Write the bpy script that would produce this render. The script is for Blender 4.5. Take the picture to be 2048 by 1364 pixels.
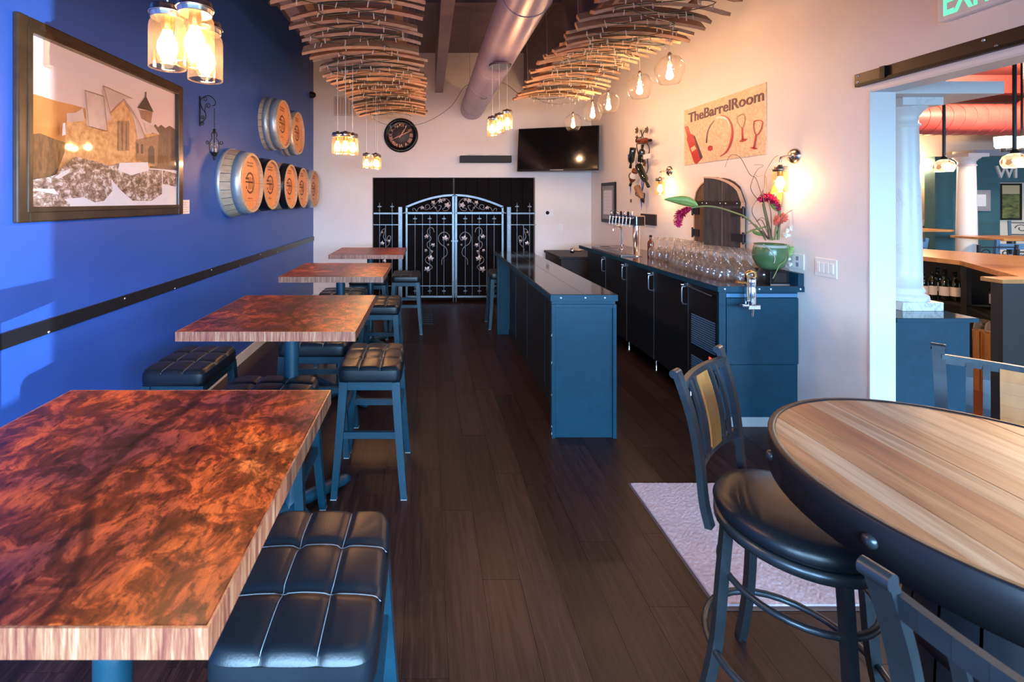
import bpy, math, random
from mathutils import Vector, Matrix, Euler
random.seed(7)
for o in list(bpy.data.objects): bpy.data.objects.remove(o)
SC = bpy.context.scene
COL = SC.collection
PI = math.pi
# ------------------------------------------------------------------ camera, light, exposure
CZ, F, VX, VY = 1.65, 910.0, 857.0, 401.0          # eye height, focal length in px, vanishing point
cam = bpy.data.cameras.new('camera'); camo = bpy.data.objects.new('camera', cam); COL.objects.link(camo)
camo.location = (0, 0, CZ); camo.rotation_euler = (PI/2, 0, 0)
cam.sensor_width = 36; cam.lens = 36*F/2048
cam.shift_x = (1024-VX)/2048; cam.shift_y = -(682-VY)/2048
cam.clip_start = 0.02
cam.dof.use_dof = True; cam.dof.focus_distance = 3.2; cam.dof.aperture_fstop = 6.5
SC.camera = camo
w = bpy.data.worlds.new('world'); SC.world = w; w.use_nodes = True
w.node_tree.nodes['Background'].inputs[0].default_value = (0.30, 0.60, 1.0, 1)
w.node_tree.nodes['Background'].inputs[1].default_value = 1.0
SC.view_settings.view_transform = 'Standard'; SC.view_settings.look = 'None'
SC.view_settings.gamma = 1; SC.view_settings.use_curve_mapping = False
SC.view_settings.exposure = 0.72

def area(name, loc, rot, sx, sy, power, color, spread=180):
    l = bpy.data.lights.new(name, 'AREA'); l.shape = 'RECTANGLE'; l.size = sx; l.size_y = sy
    l.energy = power; l.color = color; l.spread = math.radians(spread)
    o = bpy.data.objects.new(name, l); COL.objects.link(o); o.location = loc; o.rotation_euler = rot
    return o
# daylight coming in through the street windows behind the camera (two rooms, two window bands)
DAY = (0.42, 0.70, 1.0)
area('sky_over_street', (3.0, -4.6, 3.35), (math.radians(90), 0, 0), 14.0, 3.6, 6600, DAY, 180)
# low sun thrown back up by a parked car: the pale patches on the blue wall
sp = bpy.data.lights.new('car_glint', 'SPOT'); sp.energy = 6000; sp.color = (0.75, 0.87, 1.0)
sp.spot_size = math.radians(17); sp.spot_blend=.3; sp.shadow_soft_size = 0.02
spo = bpy.data.objects.new('car_glint', sp); COL.objects.link(spo)
spo.location = (6.35, -4.62, .30)
spo.rotation_euler = (Vector((-1.91, 2.45, 1.75))-spo.location).to_track_quat('-Z', 'Y').to_euler()

# ------------------------------------------------------------------ helpers
def PT(u, v, Y): return Vector(((u-VX)*Y/F, Y, CZ-(v-VY)*Y/F))
XL, XR, YB = -1.91, 2.70, 7.55
def LW(u, v, X=XL):
    Y = X*F/(u-VX); return Vector((X, Y, CZ-(v-VY)*Y/F))
def RW(u, v, X=XR):
    Y = X*F/(u-VX); return Vector((X, Y, CZ-(v-VY)*Y/F))

class MB:
    def __init__(s): s.v=[]; s.f=[]; s.m=[]; s.s=[]
    def add(s, vs, fs, mi=0, sm=False, M=None):
        b=len(s.v)
        for p in vs:
            p=Vector(p); s.v.append(M@p if M else p)
        for f in fs: s.f.append([b+i for i in f]); s.m.append(mi); s.s.append(sm)
        return s
    def box(s, c, d, mi=0, M=None):
        x,y,z=c; a,b,h=d[0]/2,d[1]/2,d[2]/2
        vs=[(x+i*a,y+j*b,z+k*h) for i in(-1,1) for j in(-1,1) for k in(-1,1)]
        return s.add(vs,[(0,1,3,2),(4,6,7,5),(0,4,5,1),(2,3,7,6),(0,2,6,4),(1,5,7,3)],mi,False,M)
    def b2(s, p, q, mi=0, M=None):
        return s.box([(p[i]+q[i])/2 for i in range(3)],[abs(q[i]-p[i]) for i in range(3)],mi,M)
    def beam(s, p, q, w, t, mi=0, up=(0,0,1)):      # square bar between two points
        p=Vector(p);q=Vector(q);d=(q-p).normalized();u=Vector(up)
        if abs(d.dot(u))>.95: u=Vector((0,1,0))
        a=d.cross(u).normalized();b=a.cross(d)
        vs=[]
        ww = w if isinstance(w,(tuple,list)) else (w,w); tt = t if isinstance(t,(tuple,list)) else (t,t)
        for k,P in enumerate((p,q)):
            for i,j in((-1,-1),(1,-1),(1,1),(-1,1)): vs.append(P+a*i*ww[k]/2+b*j*tt[k]/2)
        return s.add(vs,[(3,2,1,0),(4,5,6,7),(0,1,5,4),(1,2,6,5),(2,3,7,6),(3,0,4,7)],mi)
    def tube(s, pts, r, n=8, mi=0, closed=False, caps=True):
        pts=[Vector(p) for p in pts]; N=len(pts)
        rs=r if isinstance(r,(list,tuple)) else [r]*N
        t=[]
        for i in range(N):
            a=pts[i-1] if (i>0 or closed) else pts[0]; b=pts[(i+1)%N] if (i<N-1 or closed) else pts[-1]
            d=(b-a); t.append(d.normalized() if d.length>1e-9 else Vector((0,0,1)))
        u=Vector((0,0,1)) if abs(t[0].z)<.9 else Vector((1,0,0))
        a=t[0].cross(u).normalized(); vs=[]
        for i in range(N):
            a=(a-t[i]*a.dot(t[i])).normalized(); b=t[i].cross(a)
            for k in range(n):
                th=2*PI*k/n; vs.append(pts[i]+(a*math.cos(th)+b*math.sin(th))*rs[i])
        fs=[]
        M_=N if closed else N-1
        for i in range(M_):
            j=(i+1)%N
            for k in range(n):
                l=(k+1)%n; fs.append((i*n+k,i*n+l,j*n+l,j*n+k))
        s.add(vs,fs,mi,True)
        if caps and not closed:
            s.add(vs[:n],[tuple(range(n-1,-1,-1))],mi); s.add(vs[-n:],[tuple(range(n))],mi)
        return s
    def cyl(s,p,q,r,r2=None,n=16,mi=0): return s.tube([p,q],[r,r if r2 is None else r2],n,mi)
    def lathe(s, prof, n=24, M=None, mi=0, sm=True, ang=2*PI):
        vs=[];fs=[];N=len(prof)
        for k in range(n):
            th=ang*k/n
            for r,h in prof: vs.append((r*math.cos(th),r*math.sin(th),h))
        for k in range(n):
            l=(k+1)%n
            for i in range(N-1): fs.append((k*N+i,l*N+i,l*N+i+1,k*N+i+1))
        s.add(vs,fs,mi,sm,M)
        if prof[0][0]>1e-4: s.add([vs[k*N] for k in range(n)],[tuple(range(n-1,-1,-1))],mi,False,M)
        if prof[-1][0]>1e-4: s.add([vs[k*N+N-1] for k in range(n)],[tuple(range(n))],mi,False,M)
        return s
    def olathe(s, prof, n=20, M=None, mi=0):         # open lathe: no caps
        vs=[];fs=[];N=len(prof)
        for k in range(n):
            th=2*PI*k/n
            for r,h in prof: vs.append((r*math.cos(th),r*math.sin(th),h))
        for k in range(n):
            l=(k+1)%n
            for i in range(N-1): fs.append((k*N+i,l*N+i,l*N+i+1,k*N+i+1))
        return s.add(vs,fs,mi,True,M)
    def prism(s, poly, h0, h1, M=None, mi=0, side=None):
        n=len(poly); vs=[(p[0],p[1],h0) for p in poly]+[(p[0],p[1],h1) for p in poly]
        s.add(vs,[tuple(range(n-1,-1,-1)),tuple(range(n,2*n))],mi,False,M)
        return s.add(vs,[(i,(i+1)%n,n+(i+1)%n,n+i) for i in range(n)],mi if side is None else side,False,M)
    def poly(s, pts, mi=0): return s.add(pts,[tuple(range(len(pts)))],mi)
    def grid(s, fn, nu, nv, mi=0, sm=True):
        vs=[fn(i/nu,j/nv) for i in range(nu+1) for j in range(nv+1)]
        return s.add(vs,[(i*(nv+1)+j,(i+1)*(nv+1)+j,(i+1)*(nv+1)+j+1,i*(nv+1)+j+1) for i in range(nu) for j in range(nv)],mi,sm)
    def mesh(s, name, mats):
        me=bpy.data.meshes.new(name); me.from_pydata(s.v,[],s.f)
        if not isinstance(mats,(list,tuple)): mats=[mats]
        for m in mats: me.materials.append(m)
        me.polygons.foreach_set('material_index',s.m); me.polygons.foreach_set('use_smooth',s.s)
        me.update(); return me
    def build(s, name, mats, parent=None, loc=None, rot=None, bevel=0, **k):
        o=link(name,s.mesh(name,mats),parent,loc,rot)
        if bevel:
            m=o.modifiers.new('bevel','BEVEL'); m.width=bevel; m.segments=2; m.limit_method='ANGLE'; m.angle_limit=math.radians(40)
        tag(o,**k); return o
def link(name, me, parent=None, loc=None, rot=None):
    o=bpy.data.objects.new(name,me); COL.objects.link(o)
    if parent: o.parent=parent
    if loc is not None: o.location=loc
    if rot is not None: o.rotation_euler=rot
    return o
def tag(o, label=None, cat=None, group=None, kind=None):
    if label: o['label']=label
    if cat: o['category']=cat
    if group: o['group']=group
    if kind: o['kind']=kind
    return o
def thing(name, label, cat, loc=(0,0,0), rz=0, group=None):
    return tag(link(name,None,None,loc,(0,0,rz)),label,cat,group)
def struct(name, mb, mats, **k): return mb.build(name,mats,kind='structure',**k)
def dup(root, loc, rz=0, label=None, rot=None, group=None):
    r=root.copy(); COL.objects.link(r); r.location=loc; r.rotation_euler=rot or (0,0,rz)
    if label: r['label']=label
    if group: r['group']=group
    def rec(a,b):
        for c in list(a.children):
            d=c.copy(); COL.objects.link(d); d.parent=b; rec(c,d)
    rec(root,r); return r
def frame(x, y, z, o):                                # 4x4 from axes and origin
    return Matrix(((x[0],y[0],z[0],o[0]),(x[1],y[1],z[1],o[1]),(x[2],y[2],z[2],o[2]),(0,0,0,1)))
def RF(o): return frame((0,-1,0),(0,0,1),(-1,0,0),o)   # plane on the right wall, facing the room
def LF(o): return frame((0,1,0),(0,0,1),(1,0,0),o)     # plane on the left wall
def BF(o): return frame((1,0,0),(0,0,1),(0,-1,0),o)    # plane on the back wall
def text_mesh(txt, width=None, height=None, depth=.002, spacing=1.0, bold=0):
    c=bpy.data.curves.new('t','FONT'); c.body=txt; c.extrude=depth; c.space_character=spacing; c.offset=bold
    c.resolution_u=3
    o=bpy.data.objects.new('t',c); COL.objects.link(o)
    bpy.context.view_layer.update()
    me=bpy.data.meshes.new_from_object(o.evaluated_get(bpy.context.evaluated_depsgraph_get()))
    bpy.data.objects.remove(o)
    xs=[v.co.x for v in me.vertices]; ys=[v.co.y for v in me.vertices]
    sx=width/(max(xs)-min(xs)) if width else 1; sy=height/(max(ys)-min(ys)) if height else sx
    if not width: sx=sy
    x0=min(xs); y0=min(ys)
    for v in me.vertices: v.co.x=(v.co.x-x0)*sx; v.co.y=(v.co.y-y0)*sy
    return me
def text(name, txt, M, mat, parent=None, **k):
    me=text_mesh(txt,**k); me.transform(M); me.materials.clear(); me.materials.append(mat); me.name=name
    return link(name,me,parent)
def spiral(c, r0, r1, a0, a1, n, U, V):
    c=Vector(c);U=Vector(U);V=Vector(V)
    return [c+(U*math.cos(a0+(a1-a0)*i/n)+V*math.sin(a0+(a1-a0)*i/n))*(r0+(r1-r0)*i/n) for i in range(n+1)]
def catmull(P, n=6):
    P=[Vector(p) for p in P]; Q=[P[0]]+P+[P[-1]]; out=[]
    for i in range(1,len(Q)-2):
        for k in range(n):
            t=k/n; a,b,c,d=Q[i-1],Q[i],Q[i+1],Q[i+2]
            out.append(.5*((2*b)+(c-a)*t+(2*a-5*b+4*c-d)*t*t+(3*b-a-3*c+d)*t**3))
    out.append(P[-1]); return out

# ------------------------------------------------------------------ materials
def nodes(name):
    m=bpy.data.materials.new(name); m.use_nodes=True; nt=m.node_tree
    return m,nt,nt.nodes['Principled BSDF']
def N(nt, t, **k):
    n=nt.nodes.new(t)
    for a,b in k.items():
        if a.startswith('i_'): 
            key=a[2:]; key=int(key) if key.isdigit() else key
            n.inputs[key].default_value=b
        else: setattr(n,a,b)
    return n
def c4(c): return (c[0],c[1],c[2],1)
def ramp(nt, stops, fac=None):
    r=N(nt,'ShaderNodeValToRGB'); e=r.color_ramp.elements
    e[0].position=stops[0][0]; e[0].color=c4(stops[0][1]); e[1].position=stops[-1][0]; e[1].color=c4(stops[-1][1])
    for p,c in stops[1:-1]: x=e.new(p); x.color=c4(c)
    if fac is not None: nt.links.new(fac,r.inputs[0])
    return r
def noise(nt, scale, detail=4, rough=.5, stretch=(1,1,1), dist=0, coord='Object'):
    t=N(nt,'ShaderNodeTexCoord'); mp=N(nt,'ShaderNodeMapping'); mp.inputs['Scale'].default_value=stretch
    nt.links.new(t.outputs[coord],mp.inputs[0])
    n=N(nt,'ShaderNodeTexNoise'); n.inputs['Scale'].default_value=scale; n.inputs['Detail'].default_value=detail
    n.inputs['Roughness'].default_value=rough; n.inputs['Distortion'].default_value=dist
    nt.links.new(mp.outputs[0],n.inputs['Vector']); return n
def pm(name, col, rough=.5, metal=0, col2=None, scale=8, stretch=(1,1,1), detail=4, lo=.35, hi=.65, bump=0, bscale=60, coat=0, spec=.5, emit=None, estr=0, rnd=0, dist=0, rrange=0):
    m,nt,p=nodes(name)
    p.inputs['Roughness'].default_value=rough; p.inputs['Metallic'].default_value=metal
    p.inputs['Specular IOR Level'].default_value=spec; p.inputs['Coat Weight'].default_value=coat
    p.inputs['Coat Roughness'].default_value=.08
    p.inputs['Base Color'].default_value=c4(col)
    out=None
    if col2:
        n=noise(nt,scale,detail,.55,stretch,dist); r=ramp(nt,[(lo,col),(hi,col2)],n.outputs[0]); out=r.outputs[0]
    if rnd:
        oi=N(nt,'ShaderNodeObjectInfo'); mr=N(nt,'ShaderNodeMapRange'); mr.inputs[3].default_value=1-rnd; mr.inputs[4].default_value=1+rnd
        nt.links.new(oi.outputs['Random'],mr.inputs[0])
        mx=N(nt,'ShaderNodeHueSaturation'); nt.links.new(mr.outputs[0],mx.inputs['Value'])
        if out: nt.links.new(out,mx.inputs['Color'])
        else: mx.inputs['Color'].default_value=c4(col)
        out=mx.outputs[0]
    if out: nt.links.new(out,p.inputs['Base Color'])
    if bump:
        n=noise(nt,bscale,3,.6,stretch if bscale<0 else (1,1,1)); b=N(nt,'ShaderNodeBump'); b.inputs['Strength'].default_value=bump; b.inputs['Distance'].default_value=.002
        nt.links.new(n.outputs[0],b.inputs['Height']); nt.links.new(b.outputs[0],p.inputs['Normal'])
    if rrange:
        n=noise(nt,scale*.7,5); mr=N(nt,'ShaderNodeMapRange'); mr.inputs[3].default_value=max(.02,rough-rrange); mr.inputs[4].default_value=rough+rrange
        nt.links.new(n.outputs[0],mr.inputs[0]); nt.links.new(mr.outputs[0],p.inputs['Roughness'])
    if emit:
        p.inputs['Emission Color'].default_value=c4(emit); p.inputs['Emission Strength'].default_value=estr
    return m
def glass(name, tint=(1,1,1), refl=1.0, rough=.02, ior=1.5, body=0):
    m=bpy.data.materials.new(name); m.use_nodes=True; nt=m.node_tree; nt.nodes.clear()
    o=N(nt,'ShaderNodeOutputMaterial'); t=N(nt,'ShaderNodeBsdfTransparent'); t.inputs[0].default_value=c4(tint)
    g=N(nt,'ShaderNodeBsdfGlossy'); g.inputs['Roughness'].default_value=rough
    f=N(nt,'ShaderNodeLayerWeight'); f.inputs[0].default_value=.5; mx=N(nt,'ShaderNodeMixShader')
    pw_=N(nt,'ShaderNodeMath',operation='POWER'); pw_.inputs[1].default_value=2.6; nt.links.new(f.outputs['Facing'],pw_.inputs[0])
    ml=N(nt,'ShaderNodeMath',operation='MULTIPLY_ADD'); ml.inputs[1].default_value=.42*refl; ml.inputs[2].default_value=.035*refl; ml.use_clamp=True
    nt.links.new(pw_.outputs[0],ml.inputs[0]); nt.links.new(ml.outputs[0],mx.inputs[0])
    nt.links.new(t.outputs[0],mx.inputs[1]); nt.links.new(g.outputs[0],mx.inputs[2]); last=mx.outputs[0]
    if body:
        d=N(nt,'ShaderNodeBsdfTranslucent'); d.inputs[0].default_value=c4(tint); m2=N(nt,'ShaderNodeMixShader'); m2.inputs[0].default_value=body
        nt.links.new(last,m2.inputs[1]); nt.links.new(d.outputs[0],m2.inputs[2]); last=m2.outputs[0]
    nt.links.new(last,o.inputs[0]); return m
def bulbmat(name, col, strength, see):
    m=bpy.data.materials.new(name); m.use_nodes=True; nt=m.node_tree; nt.nodes.clear()
    o=N(nt,'ShaderNodeOutputMaterial'); t=N(nt,'ShaderNodeBsdfTransparent'); e=N(nt,'ShaderNodeEmission')
    e.inputs[0].default_value=c4(col); e.inputs[1].default_value=strength; mx=N(nt,'ShaderNodeMixShader'); mx.inputs[0].default_value=see
    nt.links.new(t.outputs[0],mx.inputs[1]); nt.links.new(e.outputs[0],mx.inputs[2]); nt.links.new(mx.outputs[0],o.inputs[0]); return m

WARM=(1.0,.58,.32)
m_blue=pm('blue_wall_paint',(.026,.088,.38),.42,col2=(.031,.098,.42),scale=2.5,bump=.25,bscale=90,spec=.45)
m_white=pm('warm_white_wall_paint',(.80,.745,.70),.6,col2=(.83,.78,.74),scale=1.5,bump=.2,bscale=70)
m_trimw=pm('white_trim_paint',(.66,.65,.63),.45)
m_ceil=pm('plum_ceiling_paint',(.16,.115,.135),.6,col2=(.19,.13,.15),scale=3)
m_beam=pm('plum_beam_paint',(.21,.16,.19),.55,col2=(.24,.18,.21),scale=4)
m_duct=pm('duct_paint',(.33,.28,.42),.38,metal=.25,col2=(.37,.32,.46),scale=5,bump=.08,bscale=30)
m_red=pm('dark_red_ceiling',(.14,.022,.02),.6); m_redduct=pm('red_duct',(.50,.075,.07),.45,col2=(.57,.10,.09),scale=6)
m_cream=pm('cream_wall',(.72,.60,.47),.6); m_teal=pm('teal_wall',(.025,.10,.12),.6,col2=(.03,.115,.135),scale=4)
m_grout=pm('floor_joint',(.012,.008,.007),.7)
# floor planks
def floor_mat():
    m,nt,p=nodes('dark_walnut_floor'); n=noise(nt,7,8,.62,(7,.35,1),.4); n2=noise(nt,45,4,.6,(6,.25,1))
    r=ramp(nt,[(.25,(.007,.0033,.0032)),(.5,(.022,.0092,.008)),(.75,(.046,.019,.014))],n.outputs[0])
    r2=ramp(nt,[(.3,(.55,.55,.55)),(.7,(1.25,1.25,1.25))],n2.outputs[0])
    mx=N(nt,'ShaderNodeMix',data_type='RGBA',blend_type='MULTIPLY'); mx.inputs[0].default_value=1
    nt.links.new(r.outputs[0],mx.inputs[6]); nt.links.new(r2.outputs[0],mx.inputs[7])
    oi=N(nt,'ShaderNodeObjectInfo'); mr=N(nt,'ShaderNodeMapRange'); mr.inputs[3].default_value=.7; mr.inputs[4].default_value=1.35
    nt.links.new(oi.outputs['Random'],mr.inputs[0]); hs=N(nt,'ShaderNodeHueSaturation'); nt.links.new(mr.outputs[0],hs.inputs['Value'])
    nt.links.new(mx.outputs[2],hs.inputs['Color']); nt.links.new(hs.outputs[0],p.inputs['Base Color'])
    p.inputs['Roughness'].default_value=.36; p.inputs['Specular IOR Level'].default_value=.25
    b=N(nt,'ShaderNodeBump'); b.inputs['Strength'].default_value=.12; b.inputs['Distance'].default_value=.002
    nt.links.new(n2.outputs[0],b.inputs['Height']); nt.links.new(b.outputs[0],p.inputs['Normal']); return m
m_floor=floor_mat()
m_floor2=pm('red_brown_floor',(.12,.032,.016),.3,col2=(.20,.06,.03),scale=5,stretch=(8,.6,1))
def copper_mat():                                     # mottled burl-like table top
    m,nt,p=nodes('burnished_copper_brown_top')
    def mul(a,b,f):
        mx=N(nt,'ShaderNodeMix',data_type='RGBA',blend_type='MULTIPLY'); mx.inputs[0].default_value=f
        nt.links.new(a,mx.inputs[6]); nt.links.new(b,mx.inputs[7]); return mx.outputs[2]
    base=noise(nt,2.4,3,.5,(1,1,1),.6)                  # broad warm / violet zones
    r0=ramp(nt,[(.34,(.10,.022,.030)),(.46,(.24,.045,.018)),(.56,(.44,.085,.016)),(.70,(.50,.15,.035))],base.outputs[0])
    st=noise(nt,26,7,.72,(2.6,.7,1),.35)                # brushed streaks
    r1=ramp(nt,[(.34,(.35,.30,.34)),(.52,(.95,.92,.9)),(.68,(1.45,1.35,1.2))],st.outputs[0])
    bl=noise(nt,13,7,.72,(1.1,1,1),.7)                   # dark blotches
    r2=ramp(nt,[(.43,(.10,.07,.10)),(.50,(.38,.31,.35)),(.56,(1,1,1))],bl.outputs[0])
    sp_=noise(nt,38,4,.6,(1.6,1,1),.3); r3=ramp(nt,[(.36,(.22,.17,.20)),(.45,(1,1,1))],sp_.outputs[0])
    w=N(nt,'ShaderNodeTexWave'); w.inputs['Scale'].default_value=.55; w.inputs['Distortion'].default_value=11; w.inputs['Detail'].default_value=2; w.inputs['Detail Scale'].default_value=1.0
    tc=N(nt,'ShaderNodeTexCoord'); nt.links.new(tc.outputs['Object'],w.inputs[0]); r4=ramp(nt,[(.0,(.12,.07,.07)),(.012,(1,1,1))],w.outputs['Fac'])
    c=mul(r0.outputs[0],r1.outputs[0],.85); c=mul(c,r2.outputs[0],.85); c=mul(c,r3.outputs[0],.8); c=mul(c,r4.outputs[0],.75)
    nt.links.new(c,p.inputs['Base Color']); p.inputs['Roughness'].default_value=.34; p.inputs['Specular IOR Level'].default_value=.22
    return m
m_copper=copper_mat()
def edge_mat():
    m,nt,p=nodes('striped_table_edge'); n=noise(nt,24,6,.75,(4,4,.25),.2)
    r=ramp(nt,[(.28,(.025,.011,.016)),(.42,(.15,.040,.024)),(.54,(.24,.10,.050)),(.66,(.33,.21,.13)),(.8,(.13,.085,.10))],n.outputs[0])
    nt.links.new(r.outputs[0],p.inputs['Base Color']); p.inputs['Roughness'].default_value=.35; return m
m_edge=edge_mat()
m_blackpaint=pm('black_navy_paint',(.002,.031,.056),.45,col2=(.003,.037,.064),scale=14,spec=.3,bump=.15,bscale=160)
m_stoolwood=pm('black_stool_wood',(.003,.029,.048),.38,col2=(.004,.034,.055),scale=10)
m_worn=pm('worn_paint_edge',(.32,.33,.33),.6)
m_cab=pm('black_vinyl_cabinet',(.007,.008,.010),.42,bump=.1,bscale=120)
m_gloss=pm('gloss_black_top',(.010,.009,.009),.08,spec=.7,rrange=.03,scale=3)
m_leather=pm('black_leather',(.005,.008,.012),.36,bump=.18,bscale=220,spec=.42)
m_stitch=pm('grey_thread',(.25,.28,.32),.7)
m_blackmetal=pm('black_metal',(.02,.02,.022),.35,metal=.3)
m_gun=pm('gunmetal_frame',(.042,.052,.062),.34,metal=.7,col2=(.058,.070,.082),scale=12)
m_ring=pm('dark_band',(.010,.010,.013),.42,metal=.2,spec=.3)
m_chrome=pm('chrome',(.75,.75,.76),.12,metal=1); m_steel=pm('brushed_steel',(.55,.56,.58),.3,metal=1)
m_nickel=pm('warm_nickel',(.62,.55,.48),.22,metal=1)
m_brass=pm('brass',(.55,.30,.10),.25,metal=1)
m_stud=pm('silver_stud',(.8,.8,.8),.25,metal=.8)
m_gate=pm('silver_gate_paint',(.18,.23,.27),.40,metal=.6,col2=(.23,.28,.32),scale=20)
m_gleaf=pm('pewter_leaf',(.42,.40,.42),.4,metal=.7,col2=(.55,.48,.46),scale=30)
m_vine=pm('pewter_vine',(.25,.22,.22),.4,metal=.7)
m_curtain=pm('black_door_plank',(.004,.003,.003),.7,spec=.08,col2=(.007,.004,.004),scale=6,stretch=(5,5,.3))
m_oak=pm('orange_oak_head',(.60,.255,.095),.5,col2=(.70,.33,.14),scale=9,stretch=(1,7,.7),bump=.1)
m_oakside=pm('pale_oak_stave',(.48,.33,.20),.6,col2=(.60,.44,.30),scale=9,stretch=(.8,6,6))
m_galv=pm('galvanised_hoop',(.50,.55,.58),.4,metal=.6,col2=(.62,.66,.68),scale=18)
m_blackhoop=pm('black_hoop',(.02,.022,.03),.28,metal=.6)
m_brand=pm('burnt_brand',(.10,.030,.012),.6)
m_st_edge=pm('stave_edge_oak',(.50,.27,.14),.6,col2=(.62,.37,.21),scale=14,stretch=(1,5,5),rnd=.2)
m_st_dark=pm('charred_stave',(.012,.008,.008),.6,col2=(.03,.017,.015),scale=16,stretch=(1,5,5))
m_st_wine=pm('wine_stained_stave',(.12,.035,.04),.6,col2=(.20,.08,.07),scale=12,stretch=(1,5,5),rnd=.2)
m_st_tan=pm('tan_stave',(.33,.155,.07),.6,col2=(.43,.22,.11),scale=12,stretch=(1,5,5),rnd=.2)
m_wire=pm('green_wire',(.035,.06,.035),.5); m_mini=pm('unlit_mini_bulb',(.65,.6,.5),.2)
m_cable=pm('steel_cable',(.45,.42,.42),.4,metal=.6)
m_cord=pm('white_cord',(.75,.68,.6),.5)
g_jar=glass('amber_jar_glass',(1.0,.84,.62),1.2,body=.010); g_globe=glass('clear_globe_glass',(1,.97,.92),2.0,body=.004)
g_clear=glass('wine_glass',(.97,.975,.98),3.2,.05,body=.12); g_pane=glass('picture_glass',(1,1,1),.45,.04); g_window=glass('window_glass',(.95,.98,1),.6)
b_bulb=bulbmat('lit_bulb',(1.0,.62,.30),13,.6); b_core=bulbmat('lit_filament',(1.0,.72,.42),60,1.0)
m_plastic=pm('white_plastic',(.82,.81,.79),.4); m_black=pm('black_plastic',(.008,.008,.009),.4,spec=.2)
m_screen=pm('tv_screen',(.004,.004,.005),.12,spec=.6)
m_frame=pm('dark_bronze_frame',(.035,.020,.010),.30,col2=(.055,.032,.016),scale=12,coat=.3)
m_slab=pm('grey_slab',(.28,.29,.30),.4)
m_wood=pm('table_plank_wood',(.155,.055,.022),.40,col2=(.34,.155,.072),scale=6,stretch=(7,.7,1),detail=8,rnd=.22,dist=.3)
m_wood2=pm('table_plank_wood_grey',(.19,.085,.042),.40,col2=(.36,.23,.145),scale=6,stretch=(7,.6,1),detail=8,rnd=.22,dist=.3)
m_wood3=pm('table_plank_wood_red',(.15,.038,.015),.40,col2=(.27,.088,.036),scale=6,stretch=(7,.7,1),detail=8,rnd=.15,dist=.3)
m_bar2=pm('honey_bar_top',(.42,.17,.05),.3,col2=(.56,.27,.09),scale=4,stretch=(1,4,1))
m_slat=pm('honey_slat',(.30,.105,.022),.42,col2=(.38,.15,.038),scale=8,stretch=(4,4,.5))
m_rug=pm('lilac_grey_rug',(.40,.30,.33),.95,col2=(.48,.37,.40),scale=60,bump=1.0,bscale=260)
m_rugedge=pm('rug_border',(.09,.055,.05),.9)
m_marble=None
def marble():
    m,nt,p=nodes('white_marbled_column'); n=noise(nt,3.2,8,.6,(1,1,.7),2.2)
    r=ramp(nt,[(.0,(.64,.63,.61)),(.478,(.62,.61,.59)),(.5,(.25,.25,.24)),(.522,(.64,.63,.61)),(1,(.66,.65,.63))],n.outputs[0])
    n2=noise(nt,1.3,3); r2=ramp(nt,[(.46,(0,0,0)),(.66,(1,1,1))],n2.outputs[0])
    mx=N(nt,'ShaderNodeMix',data_type='RGBA'); nt.links.new(r2.outputs[0],mx.inputs[0])
    mx.inputs[6].default_value=(.64,.63,.61,1); nt.links.new(r.outputs[0],mx.inputs[7]); nt.links.new(mx.outputs[2],p.inputs['Base Color'])
    p.inputs['Roughness'].default_value=.35; return m
m_marble=marble()
m_leafg=pm('green_leaf',(.16,.26,.05),.4,col2=(.24,.33,.08),scale=12); m_leafd=pm('dark_leaf',(.03,.08,.035),.4)
m_ginger=pm('magenta_bract',(.52,.012,.085),.4,col2=(.70,.04,.14),scale=30); m_coral=pm('coral_bract',(.75,.13,.09),.4,col2=(.85,.25,.16),scale=30)
m_stem=pm('olive_stem',(.17,.17,.05),.5); m_twig=pm('brown_twig',(.16,.10,.06),.6); m_blossom=pm('cream_blossom',(.75,.66,.52),.5)
m_vase=pm('green_glazed_vase',(.045,.11,.04),.25,col2=(.11,.17,.08),scale=7); m_vaserim=pm('vase_rim',(.36,.35,.28),.5)
m_bottle=pm('dark_bottle_glass',(.008,.012,.008),.08,spec=.8); m_label=pm('bottle_label',(.78,.74,.68),.6); m_amberb=pm('amber_bottle',(.16,.035,.012),.1,spec=.8)
m_cork=pm('cork',(.45,.28,.15),.8); m_ribbon=pm('blue_ribbon',(.03,.12,.55),.35)
m_paper=pm('paper',(.72,.72,.74),.6); m_ink=pm('ink',(.06,.05,.06),.6); m_mat=pm('grey_mat_board',(.27,.27,.29),.7)
m_blueslat=pm('blue_chair_paint',(.07,.17,.30),.4)
m_ltgrey=pm('pale_grey_print',(.55,.55,.55),.6)
# ------------------------------------------------------------------ room shell
H=4.1; YR=-1.4
fl=struct('floor',MB().b2((XL-.15,YR-.15,-.10),(XR+.15,YB+.6,-.0035)),m_grout)
pw,plen=.165,1.22
plm=MB().b2((.0008,.0008,-.0035),(pw-.0008,plen-.0008,0)).mesh('plank',m_floor)
i=0; x=XL
while x<XR:
    y=.45-random.random()*1.1
    while y<YB:
        o=link('plank',plm,fl,(x,y,0)); L=min(plen,YB-y+.02); o.scale=(min(1,(XR-x)/pw),L/plen,1); y+=plen
    x+=pw; i+=1
MB().b2((XL,YR,-.0034),(XR,-.7,-.0003)).build('rear_boards',m_floor,fl)
struct('floor',MB().b2((XR+.15,YR-.15,-.10),(11.2,YB+.6,-.001)),m_floor2)
struct('trim_6',MB().b2((XR,-.3,-.003),(XR+.15,2.778,.001)),m_floor)
struct('wall_left',MB().b2((XL-.15,YR-.15,0),(XL,YB+.15,H)),m_blue)
dx0,dx1=PT(745,0,YB).x,PT(1070,0,YB).x
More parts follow.
